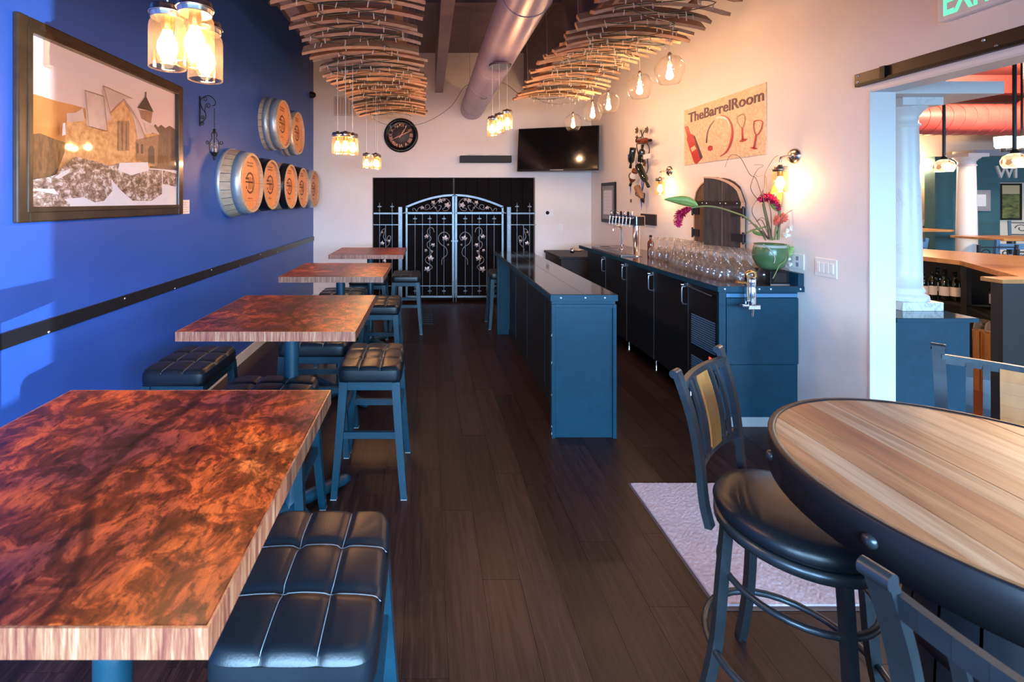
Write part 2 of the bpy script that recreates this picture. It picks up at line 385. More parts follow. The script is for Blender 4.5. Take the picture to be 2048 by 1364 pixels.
wb=MB(); wb.b2((XL,YB,0),(dx0,YB+.15,H)); wb.b2((dx1,YB,0),(XR,YB+.15,H)); wb.b2((dx0,YB,2.03),(dx1,YB+.15,H))
struct('wall_back',wb,m_white)
OY=2.79
wr=MB(); wr.b2((XR,OY,0),(XR+.15,YB+.15,H)); wr.b2((XR,-.3,2.325),(XR+.15,OY,H)); wr.b2((XR,YR-.15,0),(XR+.15,-.3,H))
struct('wall_right',wr,m_white)
# pale lining of the opening towards the tasting room
struct('trim_2',MB().b2((XR-.004,OY-.012,0),(XR+.154,OY+.0,2.325)),m_trimw,bevel=.002)
struct('trim_3',MB().b2((XR+.0,-.3,2.312),(XR+.154,OY-.012,2.3249)),m_trimw)
# rear wall with the street windows
rw=MB(); wins=[(-1.55,2.69),(5.2,9.7)]; WT=2.15
rw.b2((XL,YR-.15,0),(11,YR,.45)); rw.b2((XL,YR-.15,WT),(11,YR,H))
rw.b2((XL,YR-.15,.45),(wins[0][0],YR,WT)); rw.b2((wins[0][1],YR-.15,.45),(wins[1][0],YR,WT)); rw.b2((wins[1][1],YR-.15,.45),(11,YR,WT))
struct('wall_rear',rw,m_white)
for k,(a,b) in enumerate(wins):
    wn=struct('window_%d'%(k+1),MB().b2((a,YR-.09,.45),(b,YR-.05,.50)).b2((a,YR-.09,WT-.05),(b,YR-.05,WT)),m_black)
    n=3 if k==0 else 4
    for j in range(n+1): 
        xx=a+(b-a)*j/n; MB().b2((xx-.03,YR-.09,.5),(xx+.03,YR-.05,WT-.05)).build('mullion',m_black,wn)
    for j in range(n):
        MB().b2((a+(b-a)*j/n+.03,YR-.074,.5),(a+(b-a)*(j+1)/n-.03,YR-.068,WT-.05)).build('pane',g_window,wn)
ce=struct('ceiling',MB().b2((XL-.15,YR-.15,H),(XR+.15,YB+.15,H+.1)),m_ceil)
for bx in (-1.36,.11,1.58):
    MB().b2((bx,YR,3.44),(bx+.13,YB,H)).build('beam',m_beam,ce,bevel=.004)
for by in (-1.2,1.0,3.2,5.4):
    MB().b2((XL,by,H-.10),(XR,by+.10,H)).build('joist',m_ceil,ce)
# baseboards
struct('baseboard_left',MB().b2((XL,YR,0),(XL+.012,YB,.10)),m_trimw)
struct('baseboard_back',MB().b2((XL+.012,YB-.012,0),(dx0,YB,.10)).b2((dx1,YB-.012,0),(XR,YB,.10)),m_trimw)
struct('baseboard_right',MB().b2((XR-.012,OY,0),(XR,3.31,.10)),m_trimw)
# chair rail on the blue wall with screws
t1=struct('trim_1',MB().b2((XL,YR,.985),(XL+.014,YB,1.057)),pm('black_rail',(.012,.012,.014),.35))
for u,v in((97.8,666),(249.6,597),(350,577),(423,540),(480.6,532),(521,509),(555,504)):
    p=LW(u,v,XL+.014); p.z=min(1.05,max(.993,p.z)); MB().lathe([(.007,0),(.006,.002),(.0,.004)],10,LF(p)).build('screw',m_stud,t1)
# round supply duct
du=thing('air_duct','round mauve painted duct hanging under the ceiling along the room','duct',(.72,2.4,3.17))
prof=[(.19,-5.0),(.19,5.1)]
MB().tube([(0,-5,0),(0,5.1,0)],.19,40).build('duct_pipe',m_duct,du)
for yy in (-1.2,.9,2.6,4.1,4.72):
    MB().tube([(math.cos(a)*.192,yy,math.sin(a)*.192) for a in [2*PI*k/40 for k in range(40)]],.003,6,closed=True).build('seam_ring',m_duct,du)
for yy in (.9,3.4): 
    MB().tube([(-.19,yy,.0)]+[(-.194*math.cos(PI*k/12),yy,-.194*math.sin(PI*k/12)) for k in range(13)],.003,5).build('strap',m_cable,du)
    for s in(-1,1): MB().cyl((s*.193,yy,0),(s*.193,yy,.93),.003,n=5).build('hanger',m_cable,du)

# ------------------------------------------------------------------ door opening and wrought gate
db=MB().b2((dx0-.1,YB+.5,-.0),(dx1+.1,YB+.55,2.2)); struct('wall_recess',db,pm('tan_recess',(.45,.25,.14),.7))
for k,(a,b) in enumerate(((dx0,PT(906.5,0,YB).x),(PT(910,0,YB).x,dx1))):
    d=struct('door_%d'%(k+1),MB().b2((a,YB+.10,0),(b,YB+.125,2.03)),m_curtain)
    for j in range(7):
        MB().b2((a+(b-a)*j/7+.004,YB+.085,.005),(a+(b-a)*(j+1)/7-.004,YB+.10,2.025)).build('plank',m_curtain,d,bevel=.003)
GY=7.44
def G(u,v,dy=0):
    p=PT(730+u/5.247,350+v/5.247,GY); p.y+=dy; return p
def grape_leaf(c,s,ang,tilt=.3):
    pts=[];rr=[1,.62,.95,.6,1.05,.55,.95,.62,1.0,.35]
    mb=MB(); n=len(rr)
    for k,r in enumerate(rr):
        a=ang+2*PI*(k+.5)/n-PI/2
        pts.append(Vector((math.cos(a)*r*s,-.010-(.35*s if r<.7 else 0)*.5,math.sin(a)*r*s)))
    vs=[Vector((0,-.022,0))]+pts
    back=[p+Vector((0,.006,0)) for p in vs]
    fs=[(0,1+k,1+(k+1)%n) for k in range(n)]; fb=[(n+1,n+2+(k+1)%n,n+2+k) for k in range(n)]
    sd=[(1+k,n+2+k,n+2+(k+1)%n,1+(k+1)%n) for k in range(n)]
    return mb.add([Vector(c)+v for v in vs+back],fs+fb+sd)
def finial(mb,u,v0,v1,flip=False):                  # spear with cross arms and a ball, from v0 (tip) to v1
    a=G(u,v0);b=G(u,v1);h=(a.z-b.z)
    M=Matrix.Translation(b)
    if flip: M=Matrix.Translation(a)@Matrix.Rotation(PI,4,'X')
    mb.lathe([(.004,0),(.014,.04*h),(.016,.10*h),(.012,.17*h),(.005,.22*h),(.006,.38*h),(.014,.55*h),(.008,.72*h),(.001,h)],8,M)
    cz=b.z+.55*h if not flip else a.z-.55*h
    mb.beam((b.x-.030,b.y,cz),(b.x+.030,b.y,cz),.010,.012); mb.beam((b.x,b.y-.02,cz),(b.x,b.y+.02,cz),.010,.012)
def bar(par,u,v0,v1,r=.006,tw=False):
    a,b=G(u,v0),G(u,v1); MB().tube([a,b],r,6).build('bar',m_gate,par)
def vine(par,P,r=.007):
    MB().tube(catmull([G(u,v,-.02) for u,v in P],6),r,6).build('vine',m_vine,par)
def leaves(par,L):
    for u,v,s,a in L: grape_leaf(G(u,v,-.03),s*7.44/F/5.247,a).build('vine_leaf',m_gleaf,par)
def flatbar(par,name,u0,v0,u1,v1,w,t):
    MB().beam(G(u0,v0),G(u1,v1),w,t).build(name,m_gate,par)
for side in (0,1):
    mir=(lambda u: u) if side==0 else (lambda u: 1880-u)
    base=G(mir(680),1285)
    gl=thing('gate_leaf','%s leaf of the arched silver wrought iron gate with grape vines'%('left' if side==0 else 'right'),'gate',(0,0,0),group='wrought iron gate')
    flatbar(gl,'stile',mir(437),330,mir(437),1285,.030,.030); flatbar(gl,'stile',mir(925),210,mir(925),1285,.034,.030)
    flatbar(gl,'rail',mir(437),400,mir(925),400,.030,.030); flatbar(gl,'bottom_rail',mir(437),1275,mir(925),1275,.030,.028)
    flatbar(gl,'thin_rail',mir(445),519,mir(915),519,.016,.012); flatbar(gl,'thin_rail',mir(445),1163,mir(915),1163,.016,.012)
    arch=[G(mir(430+500*t),338-126*math.sin(PI/2*t)**.95) for t in [k/14 for k in range(15)]]
    am=MB()
    for k in range(14): am.beam(arch[k],arch[k+1]+(arch[k+1]-arch[k])*.08,.030,.032)
    am.build('arch_rail',m_gate,gl)
    for u in (525,603,680,755,828):
        tall=u in(603,755); bar(gl,mir(u),405 if tall else 500,1270 if tall else 1180)
        if not tall:
            f=MB(); finial(f,mir(u),420,505); f.build('finial',m_gate,gl)
            f=MB(); finial(f,mir(u),1170,1255,True); f.build('finial',m_gate,gl)
    R=lambda P:[(mir(u),v) for u,v in P]
    vine(gl,R([(725,600),(712,560),(680,552),(655,580),(660,620),(690,650),(690,680),(655,710),(655,750),(690,790),(690,830),(640,870),(640,910),(690,945),(705,970),(670,1000)]))
    vine(gl,R([(805,940),(810,880),(855,840),(860,790),(835,750),(790,720),(768,660),(795,612),(845,600),(885,640),(870,685)]))
    vine(gl,R([(505,375),(500,355),(520,350),(530,365),(545,380),(560,350),(600,330),(640,365),(680,340),(665,310),(635,320),(640,350)]),.006)
    vine(gl,R([(680,360),(720,330),(740,300),(790,260),(840,245),(885,275),(895,320),(870,365),(830,375),(815,355),(840,345)]),.006)
    vine(gl,R([(700,310),(740,345),(760,380),(785,360),(800,325),(770,320)]),.006)
    leaves(gl,[(mir(u),v,s,a) for u,v,s,a in((645,645,27,.3),(712,733,26,-.4),(690,872,36,.2),(652,985,36,-.2),(840,662,36,.1),(640,790,20,1),(700,800,18,-1),(870,730,14,0),
        (600,345,24,.4),(715,290,26,-.3),(790,272,30,.5),(862,318,36,0),(740,345,14,.2),(830,262,20,.7))])
    pq=G(mir(925),1270); MB().cyl((pq.x,pq.y-.02,0),(pq.x,pq.y-.02,.35),.007,n=8).build('drop_rod',m_gate,gl)
    MB().b2(G(mir(905),684),G(mir(940),700,-.04)).build('latch',m_gate,gl)
    for vv in (395,):
        MB().cyl(G(mir(430),392),G(mir(398),402),.012,n=8).build('hinge',m_gate,gl)
    sp_=thing('gate_side_panel','fixed silver fence panel with two spear tips %s of the gate'%('left' if side==0 else 'right'),'fence',(0,0,0),group='wrought iron gate')
    pq=G(mir(350),1288,-.02); pq.z=0
    MB().b2(pq,G(mir(392),335,.02)).build('post',m_gate,sp_,bevel=.003)
    flatbar(sp_,'rail',mir(92),403,mir(350),403,.024,.024); flatbar(sp_,'thin_rail',mir(85),522,mir(350),522,.016,.012)
    flatbar(sp_,'thin_rail',mir(92),1163,mir(350),1163,.016,.012); flatbar(sp_,'bottom_rail',mir(92),1275,mir(350),1275,.024,.024)
    for u in(153,285):
        bar(sp_,mir(u),380,1275); f=MB(); finial(f,mir(u),290,382); f.build('finial',m_gate,sp_)
    bar(sp_,mir(217),525,1275)
    vine(sp_,R([(160,640),(180,580),(215,565),(200,620),(195,650),(220,690),(245,640),(270,650),(255,720),(225,755),(215,790),(250,830),(240,880)]))
    leaves(sp_,[(mir(u),v,s,a) for u,v,s,a in((183,715,27,.2),(250,690,20,-.5),(180,600,16,.5),(245,850,26,.3),(205,900,24,0))])

# ------------------------------------------------------------------ island bar
isl=thing('island_bar','long black painted island bar with glossy top in the middle of the room','bar',(0,0,0))
MB().b2((1.0,3.20,0),(1.285,5.60,.955)).build('body',m_cab,isl)
MB().b2((.856,3.165,0),(1.300,3.20,.955)).build('end_panel',m_blackpaint,isl,bevel=.003)
for a,b in((.853,.878),(1.278,1.303)): MB().b2((a,3.150,0),(b,3.166,.93)).build('end_stile',m_blackpaint,isl,bevel=.002)
MB().b2((.878,3.153,.905),(1.278,3.166,.93)).build('end_rail',m_blackpaint,isl,bevel=.002)
MB().b2((.845,5.60,0),(1.290,5.64,.955)).build('end_panel',m_blackpaint,isl,bevel=.003)
MB().b2((.845,5.585,0),(.875,5.601,.93)).build('end_stile',m_blackpaint,isl,bevel=.002)
for yy in (3.9,4.6,5.2): MB().b2((.994,yy-.002,.05),(1.0005,yy+.002,.93)).build('panel_joint',m_cab,isl)
MB().b2((.99,3.205,0),(1.0,5.60,.07)).build('kick_board',m_cab,isl)
MB().b2((.842,3.138,.955),(1.308,5.83,.998)).build('worktop',m_blackpaint,isl,bevel=.002)
MB().b2((.848,3.144,.998),(1.302,5.825,1.001)).build('worktop_gloss',m_gloss,isl)
MB().b2((1.0735,3.15,1.001),(1.0765,5.82,1.0014)).build('worktop_seam',m_cab,isl)
for u in(1122,1171,1210):
    p=PT(u,595,3.138); MB().lathe([(.008,0),(.006,.003),(0,.004)],10,BF((p.x,3.138,.978))).build('stud',m_stud,isl)
for zz,yy in((.30,.0),(.52,0),(.71,0),(.08,0),(.03,0)):
    MB().b2((.851,3.149,zz),(.8545,3.153,zz+random.uniform(.006,.02))).build('paint_chip',m_worn,isl)

# ------------------------------------------------------------------ back bar along the right wall
BX=2.165; BZ=1.035
wt=thing('bar_worktop','glossy dark worktop of the back bar carrying the rows of glasses','worktop',(0,0,0))
MB().b2((2.075,3.262,.992),(XR-.003,6.28,BZ-.002)).build('slab',m_blackpaint,wt,bevel=.002)
m_winebar=pm('polished_plum_top',(.030,.014,.016),.10,spec=.7,col2=(.05,.024,.026),scale=5)
MB().b2((2.080,3.266,BZ-.002),(XR-.006,6.275,BZ)).build('polished_surface',m_winebar,wt)
for k,s in enumerate(((XR-.045,3.266,BZ),)): MB().b2(s,(XR-.004,3.62,BZ+.09)).build('back_lip',m_blackpaint,wt,bevel=.002)
for u in(1450,1503,1519,1542,1601):
    p=PT(u,574,3.262); MB().lathe([(.008,0),(.006,.003),(0,.004)],10,BF((p.x,3.262,1.014))).build('stud',m_stud,wt)
ep=thing('bar_end_panel','blue-black end panel of the back bar facing the dining tables','panel',(0,0,0))
MB().b2((2.13,3.325,.10),(XR-.004,3.36,.990)).build('board',m_blackpaint,ep)
MB().b2((2.115,3.312,.05),(2.165,3.327,.985)).build('stile',m_blackpaint,ep,bevel=.002)
MB().b2((2.168,3.310,.945),(2.685,3.326,.972)).build('rail',m_blueslat,ep,bevel=.002)
MB().b2((2.168,3.308,.46),(2.690,3.326,.940)).build('upper_sheet',m_blackpaint,ep,bevel=.002)
MB().b2((2.168,3.316,.07),(2.672,3.326,.452)).build('lower_sheet',m_blackpaint,ep,bevel=.002)
MB().b2((2.19,3.318,0),(2.672,3.345,.075)).build('base_strip',m_slab,ep)
ys=[3.40,3.79,4.37,4.97,5.56,6.20]
names=['narrow black cooler compressor cabinet with slotted grille','black back bar cabinet door next to the compressor grille','second black back bar cabinet door from the compressor grille','black back bar cabinet door below the beer taps','black back bar cabinet door at the far end under the tap sink']
for k in range(5):
    a,b=ys[k]+.002,ys[k+1]-.002
    c=thing('bar_cabinet',names[k],'cabinet',(0,0,0),group='back bar cabinets')
    MB().b2((BX+.02,a,.115),(XR-.02,b,.990)).build('body',m_cab,c)
    d=MB().b2((BX,a+.004,.125),(BX+.0195,b-.004,.972)).build('door',m_cab,c,bevel=.003)
    MB().b2((BX-.002,a+.001,.12),(BX+.01,a+.006,.97)).build('edge_strip',m_steel,d)
    if k: 
        yy=a+.03
        MB().tube([(BX,yy,.93),(BX-.035,yy,.925),(BX-.038,yy,.90),(BX-.038,yy,.80),(BX-.03,yy,.785),(BX,yy,.78)],.007,8).build('handle',m_steel,d)
        MB().b2((BX-.02,yy-.02,.935),(BX,yy+.035,.962)).cyl((BX-.02,yy,.945),(BX-.04,yy+.01,.945),.012,n=10).build('latch',m_chrome,d)
    else:
        gb=MB().b2((BX-.003,a+.02,.47),(BX,b-.05,.735)).build('grille',m_black,c)
        for j in range(14): MB().b2((BX-.010,a+.025,.485+j*.0178),(BX-.003,b-.055,.494+j*.0178)).build('slat',m_blueslat,gb)
        gb=MB().b2((BX-.003,a+.02,.22),(BX,b-.05,.40)).build('grille',m_black,c)
        for j in range(9): MB().b2((BX-.010,a+.025,.235+j*.018),(BX-.003,b-.055,.244+j*.018)).build('slat',m_blueslat,gb)
        MB().b2((BX-.012,a+.03,.415),(BX,a+.12,.462)).build('control_box',m_black,c)
        MB().b2((BX-.014,a+.06,.43),(BX-.011,a+.09,.452)).build('red_display',pm('red_display',(.3,.01,.01),.4,emit=(1,.05,.03),estr=1.2),c)
        MB().tube([(BX-.03,a+.03,.93),(BX-.03,b-.06,.945)],.006,6).build('handle',m_steel,c)
    for yy in (a+.05,):
        MB().lathe([(.018,0),(.018,.01),(.012,.02),(.012,.118)],10,Matrix.Translation((BX+.05,yy,0))).build('leg',m_chrome,c)
dk=thing('corner_counter','low dark brown counter in the far corner behind the island','counter',(0,0,0))
MB().b2((1.93,6.62,0),(XR-.02,7.5,.80)).build('body',m_st_dark,dk); MB().b2((1.90,6.60,.80),(XR-.02,7.5,.835)).build('top',m_st_dark,dk,bevel=.005)
kn=MB().lathe([(0,0),(.03,.01),(.042,.04),(.03,.07),(0,.08)],14,Matrix.Translation((2.08,6.45,.94))@Matrix.Rotation(-PI/2,4,'Y'))
kn.cyl((2.08,6.45,.94),(2.16,6.45,.94),.012); tag(kn.build('wall_spigot',m_chrome),'round chrome knob on the far end of the back bar','knob')

# ------------------------------------------------------------------ bar tables on the left
def make_table(label):
    t=thing('bar_table',label,'table',(0,0,0),group='square bar tables along the blue wall')
    MB().b2((-.396,-.386,1.024),(.396,.386,1.0675)).build('tabletop',m_copper,t,bevel=.002)
    e=MB(); 
    for a,b in(((-.40,-.39),(.40,-.386)),((-.40,.386),(.40,.39))): e.b2((a[0],a[1],1.024),(b[0],b[1],1.067))
    for s in(-1,1): e.b2((s*.396,-.386,1.024),(s*.40,.386,1.067))
    e.build('edge_band',m_edge,t)
    MB().lathe([(.12,1.016),(.12,1.023)],20).build('top_plate',m_blackmetal,t)
    MB().lathe([(.05,.05),(.045,.07),(.038,.09),(.038,1.016)],20).build('pole',m_stoolwood,t)
    for k in range(4):
        a=PI/4+k*PI/2; d=Vector((math.cos(a),math.sin(a),0))
        fm=MB().tube([d*.0+Vector((0,0,.042)),d*.20+Vector((0,0,.036)),d*.33+Vector((0,0,.030)),d*.365+Vector((0,0,.028)),d*.372+Vector((0,0,.026))],[.036,.034,.030,.020,.006],10)
        fm.build('foot',m_stoolwood,t)
    return t
tabs=[(-.70,1.01),(-.725,2.41),(-.745,3.86),(-.672,5.255)]
tl=['nearest square bar table with mottled copper brown top','second square bar table from the camera with copper brown top','third square bar table from the camera with striped edge','farthest square bar table beside the iron gate']
T0=make_table(tl[0]); T0.location=(tabs[0][0],tabs[0][1],0)
for k in range(1,4): dup(T0,(tabs[k][0],tabs[k][1],0),0,tl[k])

# ------------------------------------------------------------------ saddle stools
def cushion(a,b,Hc,R,nx=48,ny=48):
    mb=MB()
    def sup(x,y):
        m=max(abs(x)/a,abs(y)/b); 
        if m<1e-6: return x,y
        s=((abs(x)/a)**9+(abs(y)/b)**9)**(1/9); k=m/s; return x*k,y*k
    def zf(x,y):
        e=min(a-abs(x),b-abs(y)); z=Hc
        if e<R: z=Hc-R+math.sqrt(max(0,R*R-(R-e)**2))
        z+=.012*(1-(x/a)**2)*(1-(y/b)**2)
        for s in(-1,1):
            z-=.007*math.exp(-((x-s*a/3)/.010)**2)+.0025*math.exp(-((x-s*a/3)/.035)**2)
            z-=.007*math.exp(-((y-s*b/3)/.010)**2)+.0025*math.exp(-((y-s*b/3)/.035)**2)
        return z
    def fn(u,v):
        x=(-1+2*u)*a;y=(-1+2*v)*b; z=zf(x,y); X,Y=sup(x,y); return (X,Y,z)
    mb.grid(fn,nx,ny)
    rim=[]
    for k in range(nx): rim.append((-1+2*k/nx,-1))
    for k in range(ny): rim.append((1,-1+2*k/ny))
    for k in range(nx): rim.append((1-2*k/nx,1))
    for k in range(ny): rim.append((-1,1-2*k/ny))
    n=len(rim); vs=[]; lv=[(1.0,Hc-R),(1.012,Hc-R-.02),(1.012,.02),(1.0,.004),(.96,0)]
    for sc,z in lv:
        for u,v in rim:
            X,Y=sup(u*a,v*b); vs.append((X*sc,Y*sc,z))
    fs=[(l*n+k,(l+1)*n+k,(l+1)*n+(k+1)%n,l*n+(k+1)%n) for l in range(len(lv)-1) for k in range(n)]
    mb.add(vs,fs,0,True); mb.add(vs[-n:],[tuple(range(n))],0)
    st=MB()
    for s in(-1,1):
        L=[];Q=[]
        for k in range(33):
            t=-.985+1.97*k/32
            X,Y=sup(s*a/3,t*b); L.append((X,Y,zf(s*a/3,t*b)+.0008)); X,Y=sup(t*a,s*b/3); Q.append((X,Y,zf(t*a,s*b/3)+.0008))
        st.tube(L,.0009,5); st.tube(Q,.0009,5)
    return mb,st
def make_stool(label):
    t=thing('saddle_stool',label,'stool',(0,0,0),group='black saddle bar stools')
    a,b=.178,.225; SZ=.635
    mb,st=cushion(a,b,.088,.022)
    c=mb.build('seat',m_leather,t,(0,0,SZ)); st.build('stitching',m_stitch,c)
    MB().b2((-a+.02,-b+.02,SZ-.05),(a-.02,b-.02,SZ-.001)).build('seat_frame',m_stoolwood,t,bevel=.003)
    def leg(z,sx,sy): 
        k=1-z/SZ; return Vector((sx*(a-.032+.036*k+.012*k*k),sy*(b-.032+.030*k+.012*k*k),z))
    for sx in(-1,1):
        for sy in(-1,1):
            lm=MB(); P=[leg(z,sx,sy) for z in(SZ-.002,.45,.25,.1,.0)]; W=[.046,.044,.040,.037,.034]
            for i in range(4): lm.beam(P[i],P[i+1],(W[i],W[i+1]),(W[i],W[i+1]),up=(0,1,0))
            l=lm.build('leg',m_stoolwood,t)
            MB().beam(P[4]+Vector((0,0,.004)),P[4],.035,.035,up=(0,1,0)).build('worn_foot',m_worn,l)
    for sy in(-1,1): MB().beam(leg(.34,-1,sy),leg(.34,1,sy),.022,.036).build('stretcher',m_stoolwood,t)
    for sx in(-1,1): MB().beam(leg(.42,sx,-1),leg(.42,sx,1),.022,.036).build('stretcher',m_stoolwood,t)
    return t
stools=[(-.288,1.150,0,'nearest saddle stool on the aisle side of the front table'),
 (-.330,2.755,0,'saddle stool standing in the aisle at the second table, seat fully visible'),
 (-.440,4.25,0,'saddle stool on the aisle side of the third table'),
 (-.283,5.84,0,'farthest saddle stool on the aisle in front of the gate'),
 (-1.40,2.70,0,'saddle stool squeezed between the blue wall and the second table'),
 (-.80,2.245,PI/2,'saddle stool tucked under the near edge of the second table'),
 (-.76,3.12,PI/2,'saddle stool between the second and third tables'),
 (-.73,5.60,PI/2,'saddle stool on the far side of the fourth table'),
 (-.88,4.70,PI/2,'saddle stool between the third and fourth tables'),
 (1.02,6.02,PI/2,'saddle stool half hidden at the far end of the island bar')]
S0=None
for x,y,r,lab in stools:
    if S0 is None: S0=make_stool(lab); S0.location=(x,y,0)
    else: dup(S0,(x,y,0),r,lab)
# ------------------------------------------------------------------ round barrel table with planked top
TC=Vector((1.21,.935,0)); TR=.412; TZ=1.067
rt=thing('round_barrel_table','round plank-topped table with a riveted dark band standing on a black barrel','table',TC)
xs=-TR+.018; k=0; widths=[]
while xs<TR-.018:
    wdt=random.uniform(.058,.092); xe=min(xs+wdt,TR-.018)
    if TR-.018-xe<.03: xe=TR-.018
    R=TR-.016; P=[]
    def yy(x): return math.sqrt(max(0.0001,R*R-x*x))
    n=5; X=[xs+.0007+(xe-xs-.0014)*i/n for i in range(n+1)]
    P=[(q,-yy(q)) for q in X]+[(q,yy(q)) for q in reversed(X)]
    MB().prism(P,TZ-.03,TZ-random.uniform(0,.0012)).build('plank',[m_wood,m_wood2,m_wood3][(0,1,0,2,1,0,1,1,0,2,0,1)[k%12]],rt,bevel=.001)
    xs=xe; k+=1
MB().lathe([(TR-.02,TZ-.034),(TR-.02,TZ-.031)],48).build('under_board',m_st_dark,rt)
bm=MB(); n=64
prof=[(TR-.016,TZ-.085),(TR,TZ-.085),(TR,TZ-.002),(TR-.003,TZ+.001),(TR-.016,TZ+.001),(TR-.016,TZ-.085)]
bm.olathe(prof,n).build('metal_band',m_ring,rt)
for a in range(0,360,40):
    th=math.radians(a+154); d=Vector((math.cos(th),math.sin(th),0)); M=frame((-d.y,d.x,0),(0,0,1),d,d*TR+Vector((0,0,TZ-.042)))
    MB().lathe([(.013,0),(.012,.005),(.007,.009),(0,.0105)],12,M).build('rivet',m_gun,rt)
for j in range(16):                                    # barrel staves
    a0=2*PI*j/16+.015; a1=2*PI*(j+1)/16-.015; sm=MB()
    def bf(u,v):
        z=.0+v*.98; r=.145+.030*math.sin(PI*v); a=a0+(a1-a0)*u; return (math.cos(a)*r,math.sin(a)*r,z)
    sm.grid(bf,3,10).build('barrel_stave',m_cab,rt)
MB().lathe([(.138,.0),(.165,.49),(.138,.98)],22,sm=True).build('barrel_core',m_black,rt)
for z,r in((.10,.157),(.25,.168),(.73,.168),(.88,.157)): MB().olathe([(r-.004,z-.02),(r+.003,z-.02),(r+.003,z+.02),(r-.004,z+.02)],32).build('hoop',m_blackhoop,rt)
MB().lathe([(.22,.98),(.22,TZ-.034)],24).build('top_block',m_cab,rt)

# ------------------------------------------------------------------ metal bar chairs
def make_chair(label):
    t=thing('metal_bar_chair',label,'chair',(0,0,0),group='metal bar chairs around the barrel table')
    SZ=.70
    MB().lathe([(.0,SZ-.070),(.195,SZ-.068),(.212,SZ-.055),(.216,SZ-.038),(.205,SZ-.016),(.17,SZ-.003),(.10,SZ+.004),(0,SZ+.006)],40).build('seat',m_leather,t)
    MB().olathe([(.19,SZ-.095),(.214,SZ-.095),(.214,SZ-.066),(.19,SZ-.066),(.19,SZ-.095)],40).build('seat_ring',m_gun,t)
    MB().lathe([(.19,SZ-.085),(.19,SZ-.080)],32).build('seat_board',m_black,t)
    # back posts: flat bars that curve backwards
    def post(s): return catmull([(s*.178,.175,SZ-.095),(s*.180,.192,SZ-.02),(s*.183,.205,SZ+.12),(s*.188,.228,SZ+.25),(s*.195,.268,SZ+.375)],5)
    for s in(-1,1):
        P=post(s); pb=MB()
        for i in range(len(P)-1): pb.beam(P[i],P[i+1]+(P[i+1]-P[i])*.05,.020,.034,up=(1,0,0))
        p=pb.build('back_post',m_gun,t)
        e=P[-1]; MB().tube([e+Vector((-.020,.004,-.002)),e+Vector((.020,.004,-.002))],.0135,14).build('scroll_end',m_gun,p)
    def arc(z,dy,drop=.03): return [Vector((q*.186,0,0))+Vector((0,dy+.022*(1-q*q),z-drop*0)) for q in[-1+2*i/10 for i in range(11)]]
    def rail(name,z,y,h):
        m=MB(); A=arc(z,y)
        for i in range(10): m.beam(A[i],A[i+1],.016,h)
        m.build(name,m_gun,t)
    rail('top_rail',SZ+.335,.250,.034); rail('lower_rail',SZ+.085,.200,.026)
    def bp(q,z):                                        # point on the back surface
        f=(z-(SZ+.085))/.25; return Vector((q*.186,.200+.050*f*f+.022*(1-q*q)-.004,z))
    for q,wd in((-.62,.018),(-.40,.018),(.40,.018),(.62,.018)):
        m=MB(); Z=[SZ+.085+.25*i/5 for i in range(6)]
        for i in range(5): m.beam(bp(q,Z[i]),bp(q,Z[i+1]),wd,.010,up=(0,1,0))
        m.build('slat',m_gun,t)
    m=MB(); Z=[SZ+.090+.24*i/6 for i in range(7)]
    for i in range(6): m.beam(bp(0,Z[i]),bp(0,Z[i+1]),.088,.012,up=(0,1,0))
    m.build('wood_panel',m_slat,t)
    for sx in(-1,1):
        for sy in(-1,1):
            L=catmull([(sx*.140,sy*.140,SZ-.09),(sx*.150,sy*.150,.45),(sx*.165,sy*.165,.22),(sx*.200,sy*.200,.0)],5); lb=MB()
            for i in range(len(L)-1): lb.beam(L[i],L[i+1]+(L[i+1]-L[i])*.03,.030,.026,up=(-sy,sx,0))
            l=lb.build('leg',m_gun,t); MB().lathe([(.018,0),(.018,.018)],10,Matrix.Translation((sx*.200,sy*.200,0))).build('foot_cap',m_black,l)
    MB().tube([(math.cos(a)*.196,math.sin(a)*.196,.46) for a in [2*PI*i/36 for i in range(36)]],.010,8,closed=True).build('foot_ring',m_gun,t)
    MB().tube([(math.cos(a)*.238,math.sin(a)*.238,.215) for a in [2*PI*i/36 for i in range(36)]],.011,8,closed=True).build('foot_ring',m_gun,t)
    return t
# local front is -y
C0=make_chair('metal bar chair with honey wood back panel in front of the pale rug')
C0.location=(1.150,1.435,0); C0.rotation_euler=(0,0,math.atan2(.77,.637)-PI/2+PI/2-math.radians(11))
dup(C0,(1.925,1.47,0),0,'metal bar chair bright in window light behind the round table'); 
dup(C0,(1.012,.60,0),0,'metal bar chair cut off at the lower right corner of the picture')
chairs=[o for o in bpy.data.objects if o.name.startswith('metal_bar_chair')]
def face(o,dx,dy): o.rotation_euler=(0,0,math.atan2(dy,dx)+PI/2)     # -y local towards (dx,dy)
face(chairs[0],.637,-.77); face(chairs[1],-.77,-.64); face(chairs[2],.95,.30)
# rug
rg=thing('rug','lilac grey rug with dark border lying beside the metal chair','rug',(1.16,1.83,0))
MB().b2((0,0,0),(1.2,.82,.004)).build('border',m_rugedge,rg)
def rugf(u,v):
    return (.012+1.176*u,.016+.79*v,.0125+.0022*random.random())
MB().grid(rugf,110,76,sm=False).build('pile',m_rug,rg,kind='stuff')
m=MB(); m.b2((.012,.016,.004),(1.188,.806,.0125)); m.build('rug_body',m_rug,rg)

